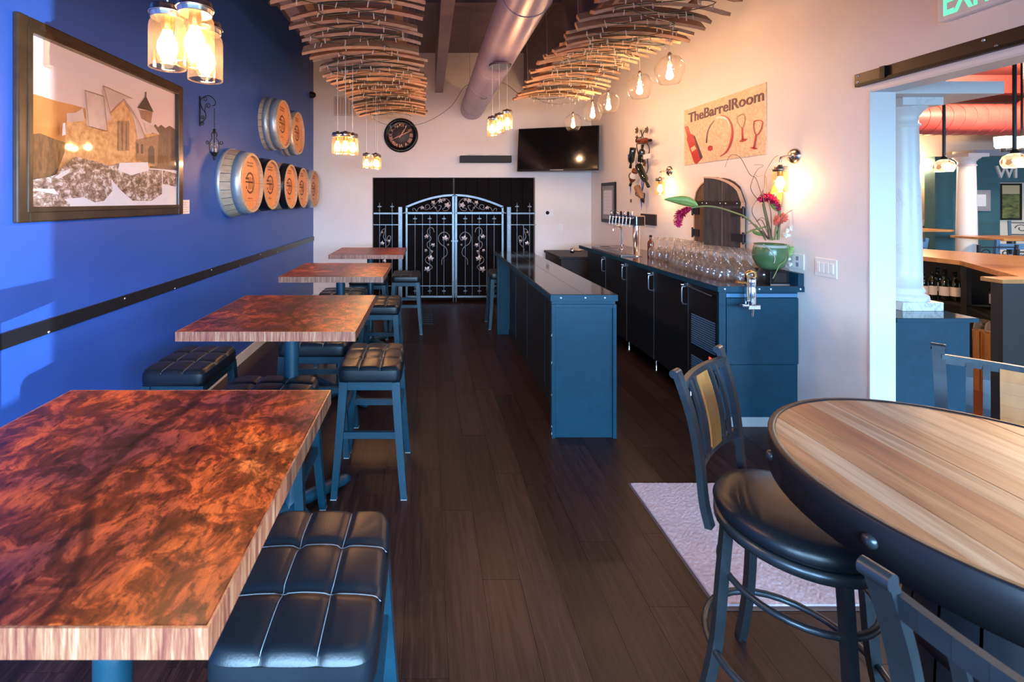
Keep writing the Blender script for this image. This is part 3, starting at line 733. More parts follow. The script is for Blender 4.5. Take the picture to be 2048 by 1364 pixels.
# ------------------------------------------------------------------ wine barrel heads on the blue wall
def barrel(Y,Z,p,rf,rw,hoops,label,tilt=0):
    b=thing('wall_barrel',label,'barrel',(XL,Y,Z),group='branded barrel heads on the blue wall')
    M=frame((0,1,0),(0,0,1),(1,0,0),(0,0,0))
    def rad(t): return rw+(rf-rw)*t**1.3
    n=26
    for j in range(n):                                  # staves
        a0=2*PI*j/n+.006;a1=2*PI*(j+1)/n-.006; sm=MB()
        def sf(u,v):
            a=a0+(a1-a0)*u; q=rad(v); return M@Vector((math.cos(a)*q,math.sin(a)*q,p*v))
        sm.grid(sf,2,4)
        def ef(u,v):
            a=a0+(a1-a0)*u; q=rf-.022*v; return M@Vector((math.cos(a)*q,math.sin(a)*q,p))
        sm.grid(ef,2,1)
        def inf(u,v):
            a=a0+(a1-a0)*u; q=rf-.022; return M@Vector((math.cos(a)*q,math.sin(a)*q,p-.035*v))
        sm.grid(inf,2,1); sm.build('stave',m_oakside,b)
    for t0,t1,mt in hoops:
        MB().olathe([(rad(t0)+.0,p*t0),(rad(t0)+.004,p*t0),(rad(t1)+.004,p*t1),(rad(t1),p*t1)],40,M).build('hoop',mt,b)
    hd=None; R=rf-.022; x=-R; hw=2*R/6
    for j in range(6):                                   # head boards
        a=-R+hw*j+.0007;c=-R+hw*(j+1)-.0007; X=[a+(c-a)*i/6 for i in range(7)]
        yv=lambda q: math.sqrt(max(1e-5,R*R-q*q))
        P=[(-yv(q),q) for q in X]+[(yv(q),q) for q in reversed(X)]
        P=[(q[0],q[1]) for q in P]
        MB().prism([(q[0],q[1]) for q in reversed(P)],p-.040,p-.030,M).build('head_board',m_oak,b)
    zb=p-.0295
    # branded mark: broken ring with a horizontal word and small lines of lettering
    br=MB(); 
    def arcband(r0,r1,a0,a1,k=20):
        vs=[];
        for i in range(k+1):
            a=math.radians(a0+(a1-a0)*i/k); vs+= [(math.cos(a)*r0,math.sin(a)*r0,zb),(math.cos(a)*r1,math.sin(a)*r1,zb)]
        br.add(vs,[(2*i,2*i+1,2*i+3,2*i+2) for i in range(k)],0,False,M)
    arcband(.085,.105,-135,150)
    br.add([(-.10,-.06,zb),(-.075,-.06,zb),(-.075,-.035,zb),(-.10,-.035,zb)],[(0,1,2,3)],0,False,M)
    for q in(-.035,.005,.045): br.add([(q,-.06,zb),(q+.018,-.06,zb),(q+.018,.055,zb),(q,.055,zb)],[(0,1,2,3)],0,False,M)
    br.add([(-.11,.0,zb),(.075,.0,zb),(.075,.014,zb),(-.11,.014,zb)],[(0,1,2,3)],0,False,M)
    br.add([(-.11,.03,zb),(-.04,.03,zb),(-.04,.05,zb),(-.11,.05,zb)],[(0,1,2,3)],0,False,M)
    for row,(zz,L) in enumerate(((.185,9),(.155,8),(-.155,6))):
        for i in range(L):
            q=-L*.009+i*.018; hh=.016 if row<2 else .010
            br.add([(q,zz,zb),(q+.011,zz,zb),(q+.011,zz+hh,zb),(q,zz+hh,zb)],[(0,1,2,3)],0,False,M)
    br.build('burnt_brand',m_brand,b)
    return b
ga,bl=m_galv,m_blackhoop
barrel(4.40,1.82,.215,.282,.330,[(.0,.18,ga),(.60,.97,ga)],'nearest large barrel head on the blue wall with broad pale galvanised hoops')
barrel(5.03,1.825,.19,.272,.30,[(.42,.97,bl)],'second barrel head of the lower row with black hoop')
barrel(5.66,1.825,.21,.272,.30,[(.58,.97,bl)],'middle barrel head of the lower row with pale staves and black hoop')
barrel(6.28,1.825,.19,.272,.30,[(.40,.97,bl)],'fourth barrel head of the lower row with black hoop')
barrel(6.92,1.825,.19,.272,.30,[(.35,.95,ga)],'last barrel head of the lower row near the white corner')
barrel(5.40,2.555,.205,.280,.312,[(.22,.48,ga),(.56,.95,ga)],'left barrel head of the upper pair with two galvanised hoops')
barrel(6.05,2.545,.19,.275,.305,[(.15,.40,ga),(.5,.95,ga)],'right barrel head of the upper pair with shiny hoop')

# ------------------------------------------------------------------ framed winter picture
def ZP(u,v,X): return LW(u/2.965,v/2.965,X)
pf=thing('framed_picture','large framed print of a snowy stone chapel on a rocky hill','picture',(0,0,0))
y0,y1,z0,z1=2.085,3.492,1.545,2.520; fw=.062; X0=XL
def fr(name,a,b,c,d):
    m=MB(); m.b2((X0,a,c),(X0+.030,b,d)); return m
for nm,a,b,c,d in(('s',y0,y0+fw,z0,z1),('s',y1-fw,y1,z0,z1),('s',y0+fw,y1-fw,z0,z0+fw),('s',y0+fw,y1-fw,z1-fw,z1)):
    o=fr('frame_side',a,b,c,d).build('frame_side',m_frame,pf,bevel=.008)
ib=MB(); e=fw-.014
for a,b,c,d in((y0+e,y0+fw+.012,z0+e,z1-e),(y1-fw-.012,y1-e,z0+e,z1-e),(y0+fw+.012,y1-fw-.012,z0+e,z0+fw+.012),(y0+fw+.012,y1-fw-.012,z1-fw-.012,z1-e)): ib.b2((X0+.002,a,c),(X0+.036,b,d))
ib.build('inner_bead',m_frame,pf,bevel=.003)
def sky_mat():
    m,nt,p=nodes('print_sky'); tc=N(nt,'ShaderNodeTexCoord'); sx=N(nt,'ShaderNodeSeparateXYZ'); nt.links.new(tc.outputs['Object'],sx.inputs[0])
    mr=N(nt,'ShaderNodeMapRange'); mr.inputs[1].default_value=1.75; mr.inputs[2].default_value=2.46; nt.links.new(sx.outputs[2],mr.inputs[0])
    r=ramp(nt,[(0,(.80,.36,.15)),(.3,(.88,.50,.30)),(.6,(.80,.62,.58)),(1,(.80,.68,.68))],mr.outputs[0]); nt.links.new(r.outputs[0],p.inputs['Base Color'])
    p.inputs['Roughness'].default_value=.4; return m
def rock_mat():
    m,nt,p=nodes('print_rock'); n=noise(nt,24,9,.75,(1,1,1.4),.5)
    r=ramp(nt,[(.36,(.05,.035,.032)),(.46,(.22,.14,.10)),(.54,(.45,.34,.29)),(.585,(.78,.76,.76))],n.outputs[0]); nt.links.new(r.outputs[0],p.inputs['Base Color']); p.inputs['Roughness'].default_value=.4; return m
pm_=[sky_mat(),pm('print_hill',(.50,.19,.045),.4,col2=(.70,.30,.09),scale=5),pm('print_forest',(.085,.042,.020),.4,col2=(.20,.10,.045),scale=26,stretch=(1,2,.7)),
 pm('print_stone',(.60,.27,.09),.4,col2=(.85,.50,.22),scale=30,detail=6),pm('print_snow_roof',(.62,.46,.40),.4,col2=(.76,.60,.52),scale=8),
 pm('print_dark',(.06,.035,.025),.4),rock_mat(),pm('print_snow',(.86,.86,.90),.4,col2=(.78,.79,.86),scale=10),pm('print_shadow_stone',(.28,.14,.07),.4,col2=(.40,.22,.12),scale=30)]
pr=MB(); lay=[0]
def pol(mi,*P):
    lay[0]+=1; X=XL+.006+lay[0]*.0004; c=Vector((XL+.006,0,0))
    pr.poly([Vector((X,q.y,q.z)) for q in [ZP(u,v,XL) for u,v in P]],mi)
pr.poly([(XL+.006,y0+.05,z0+.05),(XL+.006,y1-.05,z0+.05),(XL+.006,y1-.05,z1-.05),(XL+.006,y0+.05,z1-.05)],0)
pol(1,(150,545),(250,575),(330,600),(440,625),(520,650),(520,1040),(135,1060)); 
pol(2,(148,800),(230,790),(330,830),(400,850),(400,1040),(130,1080))
pol(2,(895,760),(915,735),(930,755),(950,740),(975,760),(1000,745),(1038,772),(1034,1020),(880,1000))
pol(3,(385,715),(500,700),(620,770),(645,660),(720,590),(790,690),(815,800),(935,790),(922,985),(700,985),(600,975),(430,950),(320,1050),(375,900))
pol(4,(490,538),(598,572),(622,778),(508,748)); pol(4,(385,672),(440,668),(482,640),(495,715),(388,726))
pol(4,(600,512),(770,583),(722,592),(640,665),(655,712),(622,705),(598,600)); pol(4,(728,590),(792,662),(858,832),(808,824),(785,700))
pol(8,(820,650),(897,662),(887,732),(832,702)); pol(5,(856,568),(902,664),(806,640)); pol(5,(852,545),(859,545),(859,572),(852,572))
pol(4,(845,728),(900,742),(938,797),(862,782)); pol(8,(800,830),(930,800),(924,985),(800,950))
pol(5,(868,885),(880,865),(895,865),(906,885),(906,972),(868,962)); pol(5,(800,850),(812,850),(812,910),(800,908)); pol(5,(826,855),(838,855),(838,912),(826,910))
for q in(690,715,740): pol(8,(q,725),(q+7,712),(q+14,725),(q+14,895),(q,892))
for L in(((488,535),(600,570)),((598,508),(772,584)),((598,510),(640,668)),((490,538),(510,748)),((640,668),(722,588)),((722,588),(800,705)),((510,748),(622,778)),((598,570),(622,778)),((800,705),(858,834))):
    (ua,va),(ub,vb)=L; n_=Vector((-(vb-va),ub-ua))  .normalized()*1.7; pol(8,(ua+n_.x,va+n_.y),(ub+n_.x,vb+n_.y),(ub-n_.x,vb-n_.y),(ua-n_.x,va-n_.y))
pol(7,(128,1100),(300,1040),(700,985),(1034,1010),(1032,1236),(120,1262))
pol(6,(130,1075),(200,1060),(300,1045),(360,985),(430,930),(560,960),(640,985),(740,960),(820,1000),(945,1010),(946,1150),(880,1192),(770,1190),(690,1120),(640,1060),(650,1130),(600,1190),(545,1200),(480,1170),(350,1180),(300,1120),(130,1120))
pol(6,(124,1150),(190,1130),(330,1155),(395,1210),(390,1248),(122,1258)); pol(6,(950,1010),(1034,1030),(1034,1110),(950,1090))
pol(7,(300,1052),(345,1020),(400,1000),(380,1030),(330,1060)); pol(7,(690,965),(860,962),(865,1010),(760,1040),(680,1010)); pol(7,(350,730),(365,728),(368,800),(345,805))
pr.build('print',pm_,pf)
MB().b2((XL+.022,y0+.05,z0+.05),(XL+.0235,y1-.05,z1-.05)).build('glass_pane',g_pane,pf)
cd=thing('picture_label','small white caption card on the wall beside the framed picture','card',(0,0,0))
a,b=LW(361,428),LW(378,397); MB().b2((XL,a.y,1.545),(XL+.004,b.y+.0,1.655)).build('card',m_plastic,cd)
for i in range(5): MB().b2((XL+.004,a.y+.015,1.56+i*.018),(XL+.0044,b.y-.015-.02*(i%2),1.564+i*.018)).build('printed_line',m_ltgrey,cd)

# ------------------------------------------------------------------ bracket and hanging lantern
bk=thing('scroll_bracket','black wrought iron scroll bracket on the blue wall','bracket',(XL,3.80,2.27))
MB().b2((0,-.008,0),(.006,.008,.25)).build('wall_plate',m_blackmetal,bk)
sb=MB(); U=(1,0,0);V=(0,0,1)
sb.tube(catmull([(.004,0,.20),(.02,0,.235),(.06,0,.255),(.10,0,.245),(.132,0,.205),(.125,0,.175),(.105,0,.172)],6),.004,6)
sb.tube(catmull([(.004,0,.205),(.02,0,.15),(.045,0,.115),(.052,0,.08),(.035,0,.05),(.005,0,.03)],6),.004,6)
sb.tube(spiral((.070,0,.170),.024,.006,PI*1.1,-PI*1.6,26,U,V),.0035,6); sb.tube(catmull([(.048,0,.165),(.042,0,.14),(.046,0,.118)],4),.0035,6)
sb.tube(spiral((.050,0,.225),.020,.006,PI*.2,PI*2.6,22,U,V),.003,6)
sb.tube(spiral((.022,0,.075),.017,.005,-PI*.5,PI*2,22,U,V),.003,6); sb.tube(spiral((.020,0,.022),.015,.005,PI*.5,-PI*2,22,U,V),.003,6)
sb.build('scrollwork',m_blackmetal,bk)
ln=thing('hanging_lantern','small black lantern with glass cup hanging from the scroll bracket','lantern',(XL+.122,3.80,1.985))
lm=MB()
lm.tube([(0,0,.275+.16*i/10) for i in range(11)],[.0025 if i%2 else .0045 for i in range(11)],5); lm.build('chain',m_blackmetal,ln)
MB().lathe([(0,0),(.010,.004),(.006,.012),(.014,.02),(.008,.03),(.020,.04),(.032,.06),(.034,.065),(0,.07)],14).build('base',m_blackmetal,ln)
MB().lathe([(0,.270),(.010,.262),(.014,.25),(.010,.24),(.022,.235),(.010,.228),(0,.226)],14).build('crown',m_blackmetal,ln)
for k in range(4):
    a=k*PI/2+.4; d=Vector((math.cos(a),math.sin(a),0)); 
    MB().tube(catmull([d*.03+Vector((0,0,.062)),d*.038+Vector((0,0,.10)),d*.034+Vector((0,0,.15)),d*.016+Vector((0,0,.185)),d*.022+Vector((0,0,.21)),d*.012+Vector((0,0,.235))],4),.0042,6).build('cage_rib',m_blackmetal,ln)
    MB().tube(spiral(d*.052+Vector((0,0,.150)),.016,.005,-PI,PI*1.4,18,d,(0,0,1)),.004,6).build('scroll',m_blackmetal,ln)
MB().olathe([(.012,.070),(.030,.085),(.033,.12),(.031,.15)],18).build('glass_cup',g_clear,ln)
MB().lathe([(0,.071),(.018,.072),(.018,.10),(0,.101)],12).build('candle',m_plastic,ln)

# ------------------------------------------------------------------ jar pendants
def point(loc,power,parent=None,r=.022,col=WARM):
    power*=4.6
    l=bpy.data.lights.new('bulb_light','POINT'); l.energy=power; l.color=col; l.shadow_soft_size=r
    o=bpy.data.objects.new('bulb_light',l); COL.objects.link(o); o.location=loc
    if parent: o.parent=parent
    return o
def jar_parts(par,off,cordtop=None,R=.052,power=5,lidh=.036):
    T=Matrix.Translation(off)
    MB().olathe([(R-.004,.004),(R,.0),(R,.010),(R,.118),(R*.97,.134),(R*.86,.146),(R*.84,.152)],28,T).build('jar',g_jar,par)
    lid=MB(); lid.lathe([(R*.86,.150),(R*.90,.152),(R*.90,.160),(R*.93,.162),(R*.93,.170),(R*.90,.172),(R*.90,.182),(R*.86,.188),(R*.3,.190),(R*.25,.20),(0,.20)],28,T)
    l=lid.build('jar_lid',m_nickel,par)
    MB().tube([Vector(off)+Vector(p) for p in spiral((0,0,.166),R*.97,R*.97,0,2*PI,24,(1,0,0),(0,1,0))[:-1]],.0022,5,closed=True).build('wire_bail',m_nickel,l)
    MB().lathe([(.016,.115),(.018,.12),(.018,.155)],14,T).build('socket',m_brass,par)
    bu=MB().lathe([(0,.026),(.012,.028),(.024,.040),(.030,.058),(.027,.080),(.018,.100),(.013,.116)],16,T).build('bulb',b_bulb,par)
    MB().lathe([(0,.045),(.007,.05),(.007,.09),(0,.095)],8,T).build('filament',b_core,bu)
    point(Vector(off)+Vector((0,0,.062)),power,par)
    if cordtop: MB().cyl(Vector(off)+Vector((0,0,.20)),Vector((off[0],off[1],cordtop)),.0028,n=6).build('cord',m_cord,par)
def pendant(label,c,offs,power,z=2.045,top=3.44,group=None):
    p=thing('jar_pendant',label,'pendant lamp',(c[0],c[1],z),group='mason jar pendant lamps')
    for o in offs: jar_parts(p,o,top-z,power=power)
    MB().lathe([(.11,top-z-.02),(.11,top-z),(.0,top-z)],24).build('canopy',m_nickel,p)
    return p
pendant('glowing cluster of three amber jar lamps nearest the camera',(-.735,1.40),[(-.068,.0,.012),(.050,-.065,.0),(.012,.075,-.006)],8.0,top=3.0 if False else 4.1)
pendant('glowing cluster of jar lamps over the third table left of the clock',(-.73,3.95),[(-.065,.03,.01),(.02,-.06,0),(.065,.04,.0)],5.5,top=3.02)
pendant('small glowing cluster of jar lamps over the farthest table',(-.71,5.72),[(-.07,.0,.01),(.05,-.05,0),(.06,.06,.0)],5.5,top=3.02)
pendant('glowing cluster of jar lamps hanging over the island bar',(.70,4.45),[(-.075,.0,-.03),(.0,.055,.01),(.07,.0,.035)],5.5,z=2.31,top=2.978)

# ------------------------------------------------------------------ barrel stave canopies
def stave_mesh(name,inside,L=.94,wd=.078,th=.023,bow=.062):
    m=MB(); n=14
    def ring(t):
        x=(t-.5)*L; z=bow*(1-(2*t-1)**2)-bow*.6; w_=wd*(.86+.14*math.sin(PI*t)); return x,z,w_
    rows=[ring(i/n) for i in range(n+1)]
    vs=[]
    for x,z,w_ in rows: vs+=[(x,-w_/2,z),(x,w_/2,z),(x,w_/2,z+th),(x,-w_/2,z+th)]
    f_in=[];f_ed=[]
    for i in range(n):
        a=4*i;b=4*(i+1); f_in.append((a,a+1,b+1,b)); f_ed+=[(a+1,a+2,b+2,b+1),(a+2,a+3,b+3,b+2),(a+3,a,b,b+3)]
    m.add(vs,f_in,1); m.add(vs,f_ed+[(0,3,2,1),(4*n,4*n+1,4*n+2,4*n+3)],0)
    return m.mesh(name,[m_st_edge,inside])
SM={k:stave_mesh('stave',mm,wd=wd) for k,mm,wd in(('d',m_st_dark,.105),('w',m_st_wine,.112),('t',m_st_tan,.115),('n',m_st_dark,.075))}
def canopy(label,xc,ya,yb,zc,n,seq,phase,amp,ceil):
    c=thing('stave_canopy',label,'ceiling decoration',(xc,(ya+yb)/2,zc),group='barrel stave canopies')
    rnd=random.Random(int(ya*100)); ym=(ya+yb)/2
    def zz(y): return amp*math.sin((y-ya)/(yb-ya)*2*PI*1.5+phase)
    for i in range(n):
        y=ya+(yb-ya)*(i+.5)/n+rnd.uniform(-.015,.015)
        o=link('stave',SM[seq[i%len(seq)]],c,(rnd.uniform(-.03,.03),y-ym,zz(y)+rnd.uniform(-.012,.012)),(math.radians(rnd.uniform(14,50)),rnd.uniform(-.02,.02),rnd.uniform(-.035,.035)))
        o.scale=(rnd.uniform(.95,1.03),1,1)
    for s in(-.30,.30):
        bt=MB(); Y=[ya+(yb-ya)*i/16 for i in range(17)]
        for i in range(16): bt.beam((s,Y[i]-ym,zz(Y[i])+.075),(s,Y[i+1]-ym,zz(Y[i+1])+.075),.06,.018)
        bt.build('batten',m_st_edge,c)
        for t in(.06,.36,.66,.94):
            y=ya+(yb-ya)*t; MB().cyl((s*1.1,y-ym,zz(y)+.08),(s*1.3,y-ym-.1,ceil-zc),.0028,n=5).build('cable',m_cable,c)
    return c,zz
c1,zf1=canopy('left hanging canopy of curved barrel staves above the wall tables',-.515,2.30,6.38,2.885,33,'dtwddtdnwdtndwdtnd',0.6,.045,H)
c2,zf2=canopy('right hanging canopy of curved barrel staves above the bar',1.555,2.55,5.78,2.985,27,'dndtdwdtdndtd',2.2,.035,H)
def strings(label,xc,ya,yb,zc,zz,seed,extra=None):
    rnd=random.Random(seed); s=thing('string_lights',label,'string lights',(0,0,0)); w_=MB();bl_=MB()
    for strand in range(3):
        P=[];n=46
        for i in range(n+1):
            y=ya+(yb-ya)*i/n; x=xc+.40*math.sin(i*1.05+strand*2.1)*rnd.uniform(.5,1)
            P.append((x,y+rnd.uniform(-.05,.05),zc+zz(y)-.045-rnd.uniform(.0,.03)-.05*(1-((x-xc)/.47)**2)*-.6))
        P=catmull(P,4); w_.tube(P,.0032,5)
        for k in range(0,len(P),3):
            d=Vector((rnd.uniform(-.3,.3),rnd.uniform(-.3,.3),-1)).normalized(); p=P[k]
            bl_.tube([p,p+d*.012,p+d*.034,p+d*.038],[.0035,.0045,.004,.001],5,mi=0)
    if extra:
        P=catmull(extra,8); w_.tube(P,.0032,5)
        for k in range(0,len(P),3): bl_.tube([P[k],P[k]+Vector((0,0,-.035))],[.0045,.002],5)
    w_.build('wire',m_wire,s); bl_.build('mini_bulbs',m_mini,s,kind='stuff'); return s
strings('green wire string of unlit mini bulbs wound under the left stave canopy',-.515,2.4,6.3,2.885,zf1,3,
    [PT(745,236,6.3),PT(765,247,6.4),PT(800,252,6.6),PT(850,245,6.6),PT(900,215,6.4),PT(935,170,6.0),(.72,5.9,2.96),PT(1000,165,6.0),PT(1040,190,5.75)])
strings('green wire string of unlit mini bulbs wound under the right stave canopy',1.555,2.65,5.7,2.985,zf2,5,
    [PT(1070,195,5.7),PT(1090,205,5.7),PT(1120,208,5.7),PT(1150,203,5.7),PT(1165,195,5.7)])

# ------------------------------------------------------------------ clear globe pendants over the bar
gy=[3.67,4.19,4.92,5.39,6.12]
gn=['largest clear glass globe lamp nearest the camera over the bar','second clear glass globe lamp over the bar','middle clear glass globe lamp of the row over the bar','fourth clear glass globe lamp of the row over the bar','farthest clear glass globe lamp in front of the television']
for yv_,lab in zip(gy,gn):
    g=thing('globe_pendant',lab,'pendant lamp',(1.945,yv_,2.595),group='clear globe pendant lamps')
    MB().olathe([(.070,0),(.074,.0),(.090,.03),(.108,.08),(.113,.125),(.103,.165),(.070,.205),(.030,.222),(.016,.226)],36).build('globe',g_globe,g)
    MB().lathe([(.016,.226),(.018,.20),(.018,.235),(.008,.25),(0,.25)],14).build('cap',m_nickel,g)
    MB().lathe([(.012,.15),(.015,.152),(.015,.226)],12).build('socket',m_nickel,g)
    bu=MB().lathe([(0,.030),(.010,.031),(.026,.045),(.030,.060),(.022,.09),(.013,.125),(.012,.150)],16).build('bulb',b_bulb,g)
    MB().lathe([(0,.045),(.008,.05),(.008,.10),(0,.11)],8).build('filament',b_core,bu)
    MB().cyl((0,0,.25),(0,0,.41 if yv_<6 else H-2.595),.0022,n=6).build('cord',m_cord,g)
    point((0,0,.07),6.5,g)
# ------------------------------------------------------------------ back wall: clock, soundbar, television, vents, switches
ck=thing('wall_clock','round black wall clock with copper roman numerals above the gate','clock',(PT(802,0,YB).x,YB,PT(0,271,YB).z))
Mc=frame((1,0,0),(0,0,1),(0,-1,0),(0,0,0))
MB().olathe([(.20,.0),(.283,.0),(.285,.02),(.262,.045),(.235,.04),(.228,.018),(.20,.018)],48,Mc).build('rim',pm('clock_rim',(.010,.008,.008),.25),ck)
MB().lathe([(.232,.004),(.232,.014),(0,.014)],48,Mc).build('dial',pm('clock_dial',(.055,.042,.042),.5,col2=(.075,.055,.052),scale=20),ck)
m_cop=pm('copper_numeral',(.62,.30,.17),.4,metal=.4)
rom=['XII','I','II','III','IIII','V','VI','VII','VIII','IX','X','XI']
for k,r in enumerate(rom):
    a=k*PI/6; me=text_mesh(r,height=.056,depth=.001,bold=.012)
    ws=max(v.co.x for v in me.vertices); me.transform(Matrix.Translation((-ws/2,-.028,0)))
    me.transform(Mc@Matrix.Translation((math.sin(a)*.172,math.cos(a)*.172,.016))@Matrix.Rotation(-a,4,'Z')); me.materials.clear(); me.materials.append(m_cop)
    link('numeral',me,ck)
def hand(ang,L,wd,z):
    R=Mc@Matrix.Rotation(-ang,4,'Z'); m=MB(); m.prism([(-.006,-.05),(.006,-.05),(wd,L*.6),(0,L),(-wd,L*.6)],z,z+.002,R); m.build('hand',m_cop,ck)
hand(math.radians(65),.190,.006,.020); hand(math.radians(245),.150,.006,.0195); hand(math.radians(32),.150,.008,.023)
MB().lathe([(.012,.019),(.012,.027),(0,.027)],12,Mc).build('hub',m_cop,ck)
sbx=thing('sound_bar','slim black sound bar mounted above the right half of the gate','speaker',(0,0,0))
a,b=PT(920,325,7.44),PT(1023.5,311,7.44); MB().b2((a.x,7.44,a.z),(b.x,YB,b.z)).build('body',m_black,sbx,bevel=.008)
for i in range(2): MB().tube(catmull([(a.x+.1+i*.35,7.48,b.z),(a.x+.2+i*.35,7.46,b.z+.02),(a.x+.35+i*.3,7.48,b.z+.002)],5),.004,5).build('cable',m_cord,sbx)
tv=thing('television','large black flat television tilted on a wall arm beside the sound bar','television',(2.01,7.10,2.455))
tv.rotation_euler=(math.radians(-9),math.radians(.6),math.radians(-20.9))
MB().b2((-.61,-.02,-.348),(.61,.025,.348)).build('case',m_black,tv,bevel=.006)
MB().b2((-.592,-.0215,-.322),(.592,-.0195,.330)).build('screen',m_screen,tv)
MB().b2((-.10,-.0215,-.343),(.10,-.0205,-.336)).build('maker_strip',m_ltgrey,tv)
MB().b2((-.2,.025,-.15),(.2,.06,.15)).build('mount_plate',m_black,tv); MB().beam((0,.05,0),(.12,.46,0),.05,.05).build('wall_arm',m_black,tv)
vn=thing('wall_vent','beige ventilation grille on the white wall behind the hanging lamps','vent',(0,0,0))
a,b=PT(668,232,YB),PT(712,193,YB); MB().b2((a.x,YB-.012,a.z),(b.x,YB,b.z)).build('frame',pm('vent_beige',(.62,.53,.49),.5),vn,bevel=.003)
for i in range(7): 
    xx=a.x+.04+(b.x-a.x-.08)*i/6; MB().b2((xx-.006,YB-.017,a.z+.03),(xx+.006,YB-.012,b.z-.03)).build('louvre',pm('vent_slot',(.36,.29,.26),.6) if i==0 else bpy.data.materials['vent_slot'],vn)
ap=thing('access_panel','square painted access panel on the white wall left of the small lamps','panel',(0,0,0))
a,b=PT(690,337,YB),PT(731,312,YB); MB().b2((a.x,YB-.004,a.z),(b.x,YB,b.z)).build('cover',m_white,ap,bevel=.002)
th=thing('thermostat','white thermostat plate with dark dial right of the gate','thermostat',(0,0,0))
a,b=PT(1088,433,YB),PT(1106,418,YB); MB().b2((a.x,YB-.012,a.z),(b.x,YB,b.z)).build('plate',m_plastic,th,bevel=.003)
MB().lathe([(.03,0),(.026,.02),(0,.022)],16,BF(((a.x+b.x)/2-.02,YB-.012,(a.z+b.z)/2))).build('dial',m_black,th)
sw=thing('light_switch','single white light switch low on the back wall right of the gate','switch',(0,0,0))
a,b=PT(1116,462,YB),PT(1126,448,YB); MB().b2((a.x,YB-.006,a.z),(b.x,YB,b.z)).build('plate',m_plastic,sw,bevel=.002); MB().b2((a.x+.025,YB-.011,a.z+.03),(b.x-.025,YB-.006,b.z-.03)).build('rocker',m_plastic,sw)
dc=thing('security_camera','small dark dome camera in the corner of the blue wall','camera',LW(629,190)+Vector((0,-.0,0)))
dc.location=(XL,7.36,PT(0,190,7.36).z)
MB().lathe([(.055,0),(.055,.03),(.05,.035)],20,frame((0,1,0),(0,0,1),(1,0,0),(0,0,0))).build('base',m_black,dc); MB().lathe([(.05,.03),(.048,.055),(.03,.08),(0,.09)],20,frame((0,1,0),(0,0,1),(1,0,0),(0,0,0))).build('dome',m_black,dc)
fr_=thing('floor_register','flat black floor register in the aisle before the gate','vent',(-.02,6.35,0)); MB().b2((-.12,-.3,0),(.10,.3,.004)).build('frame',m_black,fr_)
for i in range(6): MB().b2((-.10,-.27+i*.1,.004),(.08,-.25+i*.1,.006)).build('bar',m_gun,fr_)

# ------------------------------------------------------------------ right wall: sign, sconces, arched barrel doors, frames, bottle rack
SX=XR-.008
sg=thing('barrel_room_sign','cream relief sign reading TheBarrelRoom with red bottle and glasses','sign',(0,0,0))
m_board=pm('sign_board',(.66,.47,.28),.6,col2=(.76,.60,.40),scale=22,lo=.42,hi=.58,dist=1.2,bump=1.0,bscale=30)
a,b=RW(1370,330,XR),RW(1534,168,XR)
MB().b2((SX,b.y,2.02),(XR,a.y,2.595)).build('board',m_board,sg,bevel=.002)
m_let=pm('plum_letters',(.10,.035,.055),.5); m_redp=pm('sign_red',(.45,.02,.025),.4,col2=(.55,.05,.04),scale=10); m_swh=pm('sign_white',(.85,.80,.70),.5); m_gol=pm('sign_gold',(.35,.22,.07),.5)
text('lettering','TheBarrelRoom',RF((SX-.001,4.705,2.452)),m_let,sg,width=1.055,height=.098,depth=.004,bold=.012)
def SG(u,v): 
    p=RW(1360+u/7.179,150+v/7.179,SX); return p
def sp_poly(name,P,mat,d=.004):
    Q=[SG(u,v) for u,v in P]; n=len(Q); m=MB(); F_=[Vector((SX-d,q.y,q.z)) for q in Q]; B_=[Vector((SX,q.y,q.z)) for q in Q]
    m.add(F_+B_,[tuple(range(n))]+[(i,(i+1)%n,n+(i+1)%n,n+i) for i in range(n)]); m.build(name,mat,sg)
sp_poly('red_bottle',[(70,745),(112,733),(150,840),(195,862),(235,940),(322,1185),(300,1215),(235,1278),(205,1250),(100,930),(108,880)],m_redp)
sp_poly('bottle_shadow',[(195,862),(215,880),(325,1180),(300,1215),(250,1050)],m_let,.0045)
sp_poly('bottle_label',[(160,1050),(215,1010),(240,1060),(180,1105)],m_board,.005)
def ribbon(name,P,W,mat):
    C=catmull([Vector((u,v,0)) for u,v in P],5); n=len(C); L=[];R_=[]
    for i,c in enumerate(C):
        t=(C[min(i+1,n-1)]-C[max(i-1,0)]).normalized(); nn=Vector((-t.y,t.x,0)); w_=W[0]+(W[1]-W[0])*i/(n-1) if len(W)==2 else W[0]+(W[1]-W[0])*min(1,i/(n/2)) if i<n/2 else W[1]+(W[2]-W[1])*(i-n/2)/(n/2)
        L.append(c+nn*w_/2); R_.append(c-nn*w_/2)
    m=MB()
    for i in range(n-1):
        Q=[SG(p.x,p.y) for p in (L[i],L[i+1],R_[i+1],R_[i])]; m.poly([Vector((SX-.004,q.y,q.z)) for q in Q])
    m.build(name,mat,sg)
ribbon('swoosh',[(385,975),(390,880),(425,750),(500,650)],(18,6),m_let); ribbon('swoosh',[(590,575),(680,610),(745,720),(752,880),(715,1020),(660,1110),(580,1168)],(6,34,8),m_redp)
ribbon('swoosh_glow',[(520,620),(600,605),(680,640),(722,740)],(12,30,10),m_swh)
sp_poly('red_drop',[(405,1030),(430,1012),(465,1020),(468,1070),(440,1092),(405,1080)],m_redp)
for gx,gv,sc in((0,0,1.0),(0,0,1.0)): pass
ribbon('glass_outline',[(825,610),(835,680),(875,745),(905,755),(930,690),(938,620),(915,560),(825,600)],(10,10),m_gol); ribbon('glass_stem',[(898,755),(900,850),(905,930)],(16,26),m_redp); sp_poly('glass_foot',[(850,955),(905,915),(975,915),(940,945),(890,962)],m_redp)
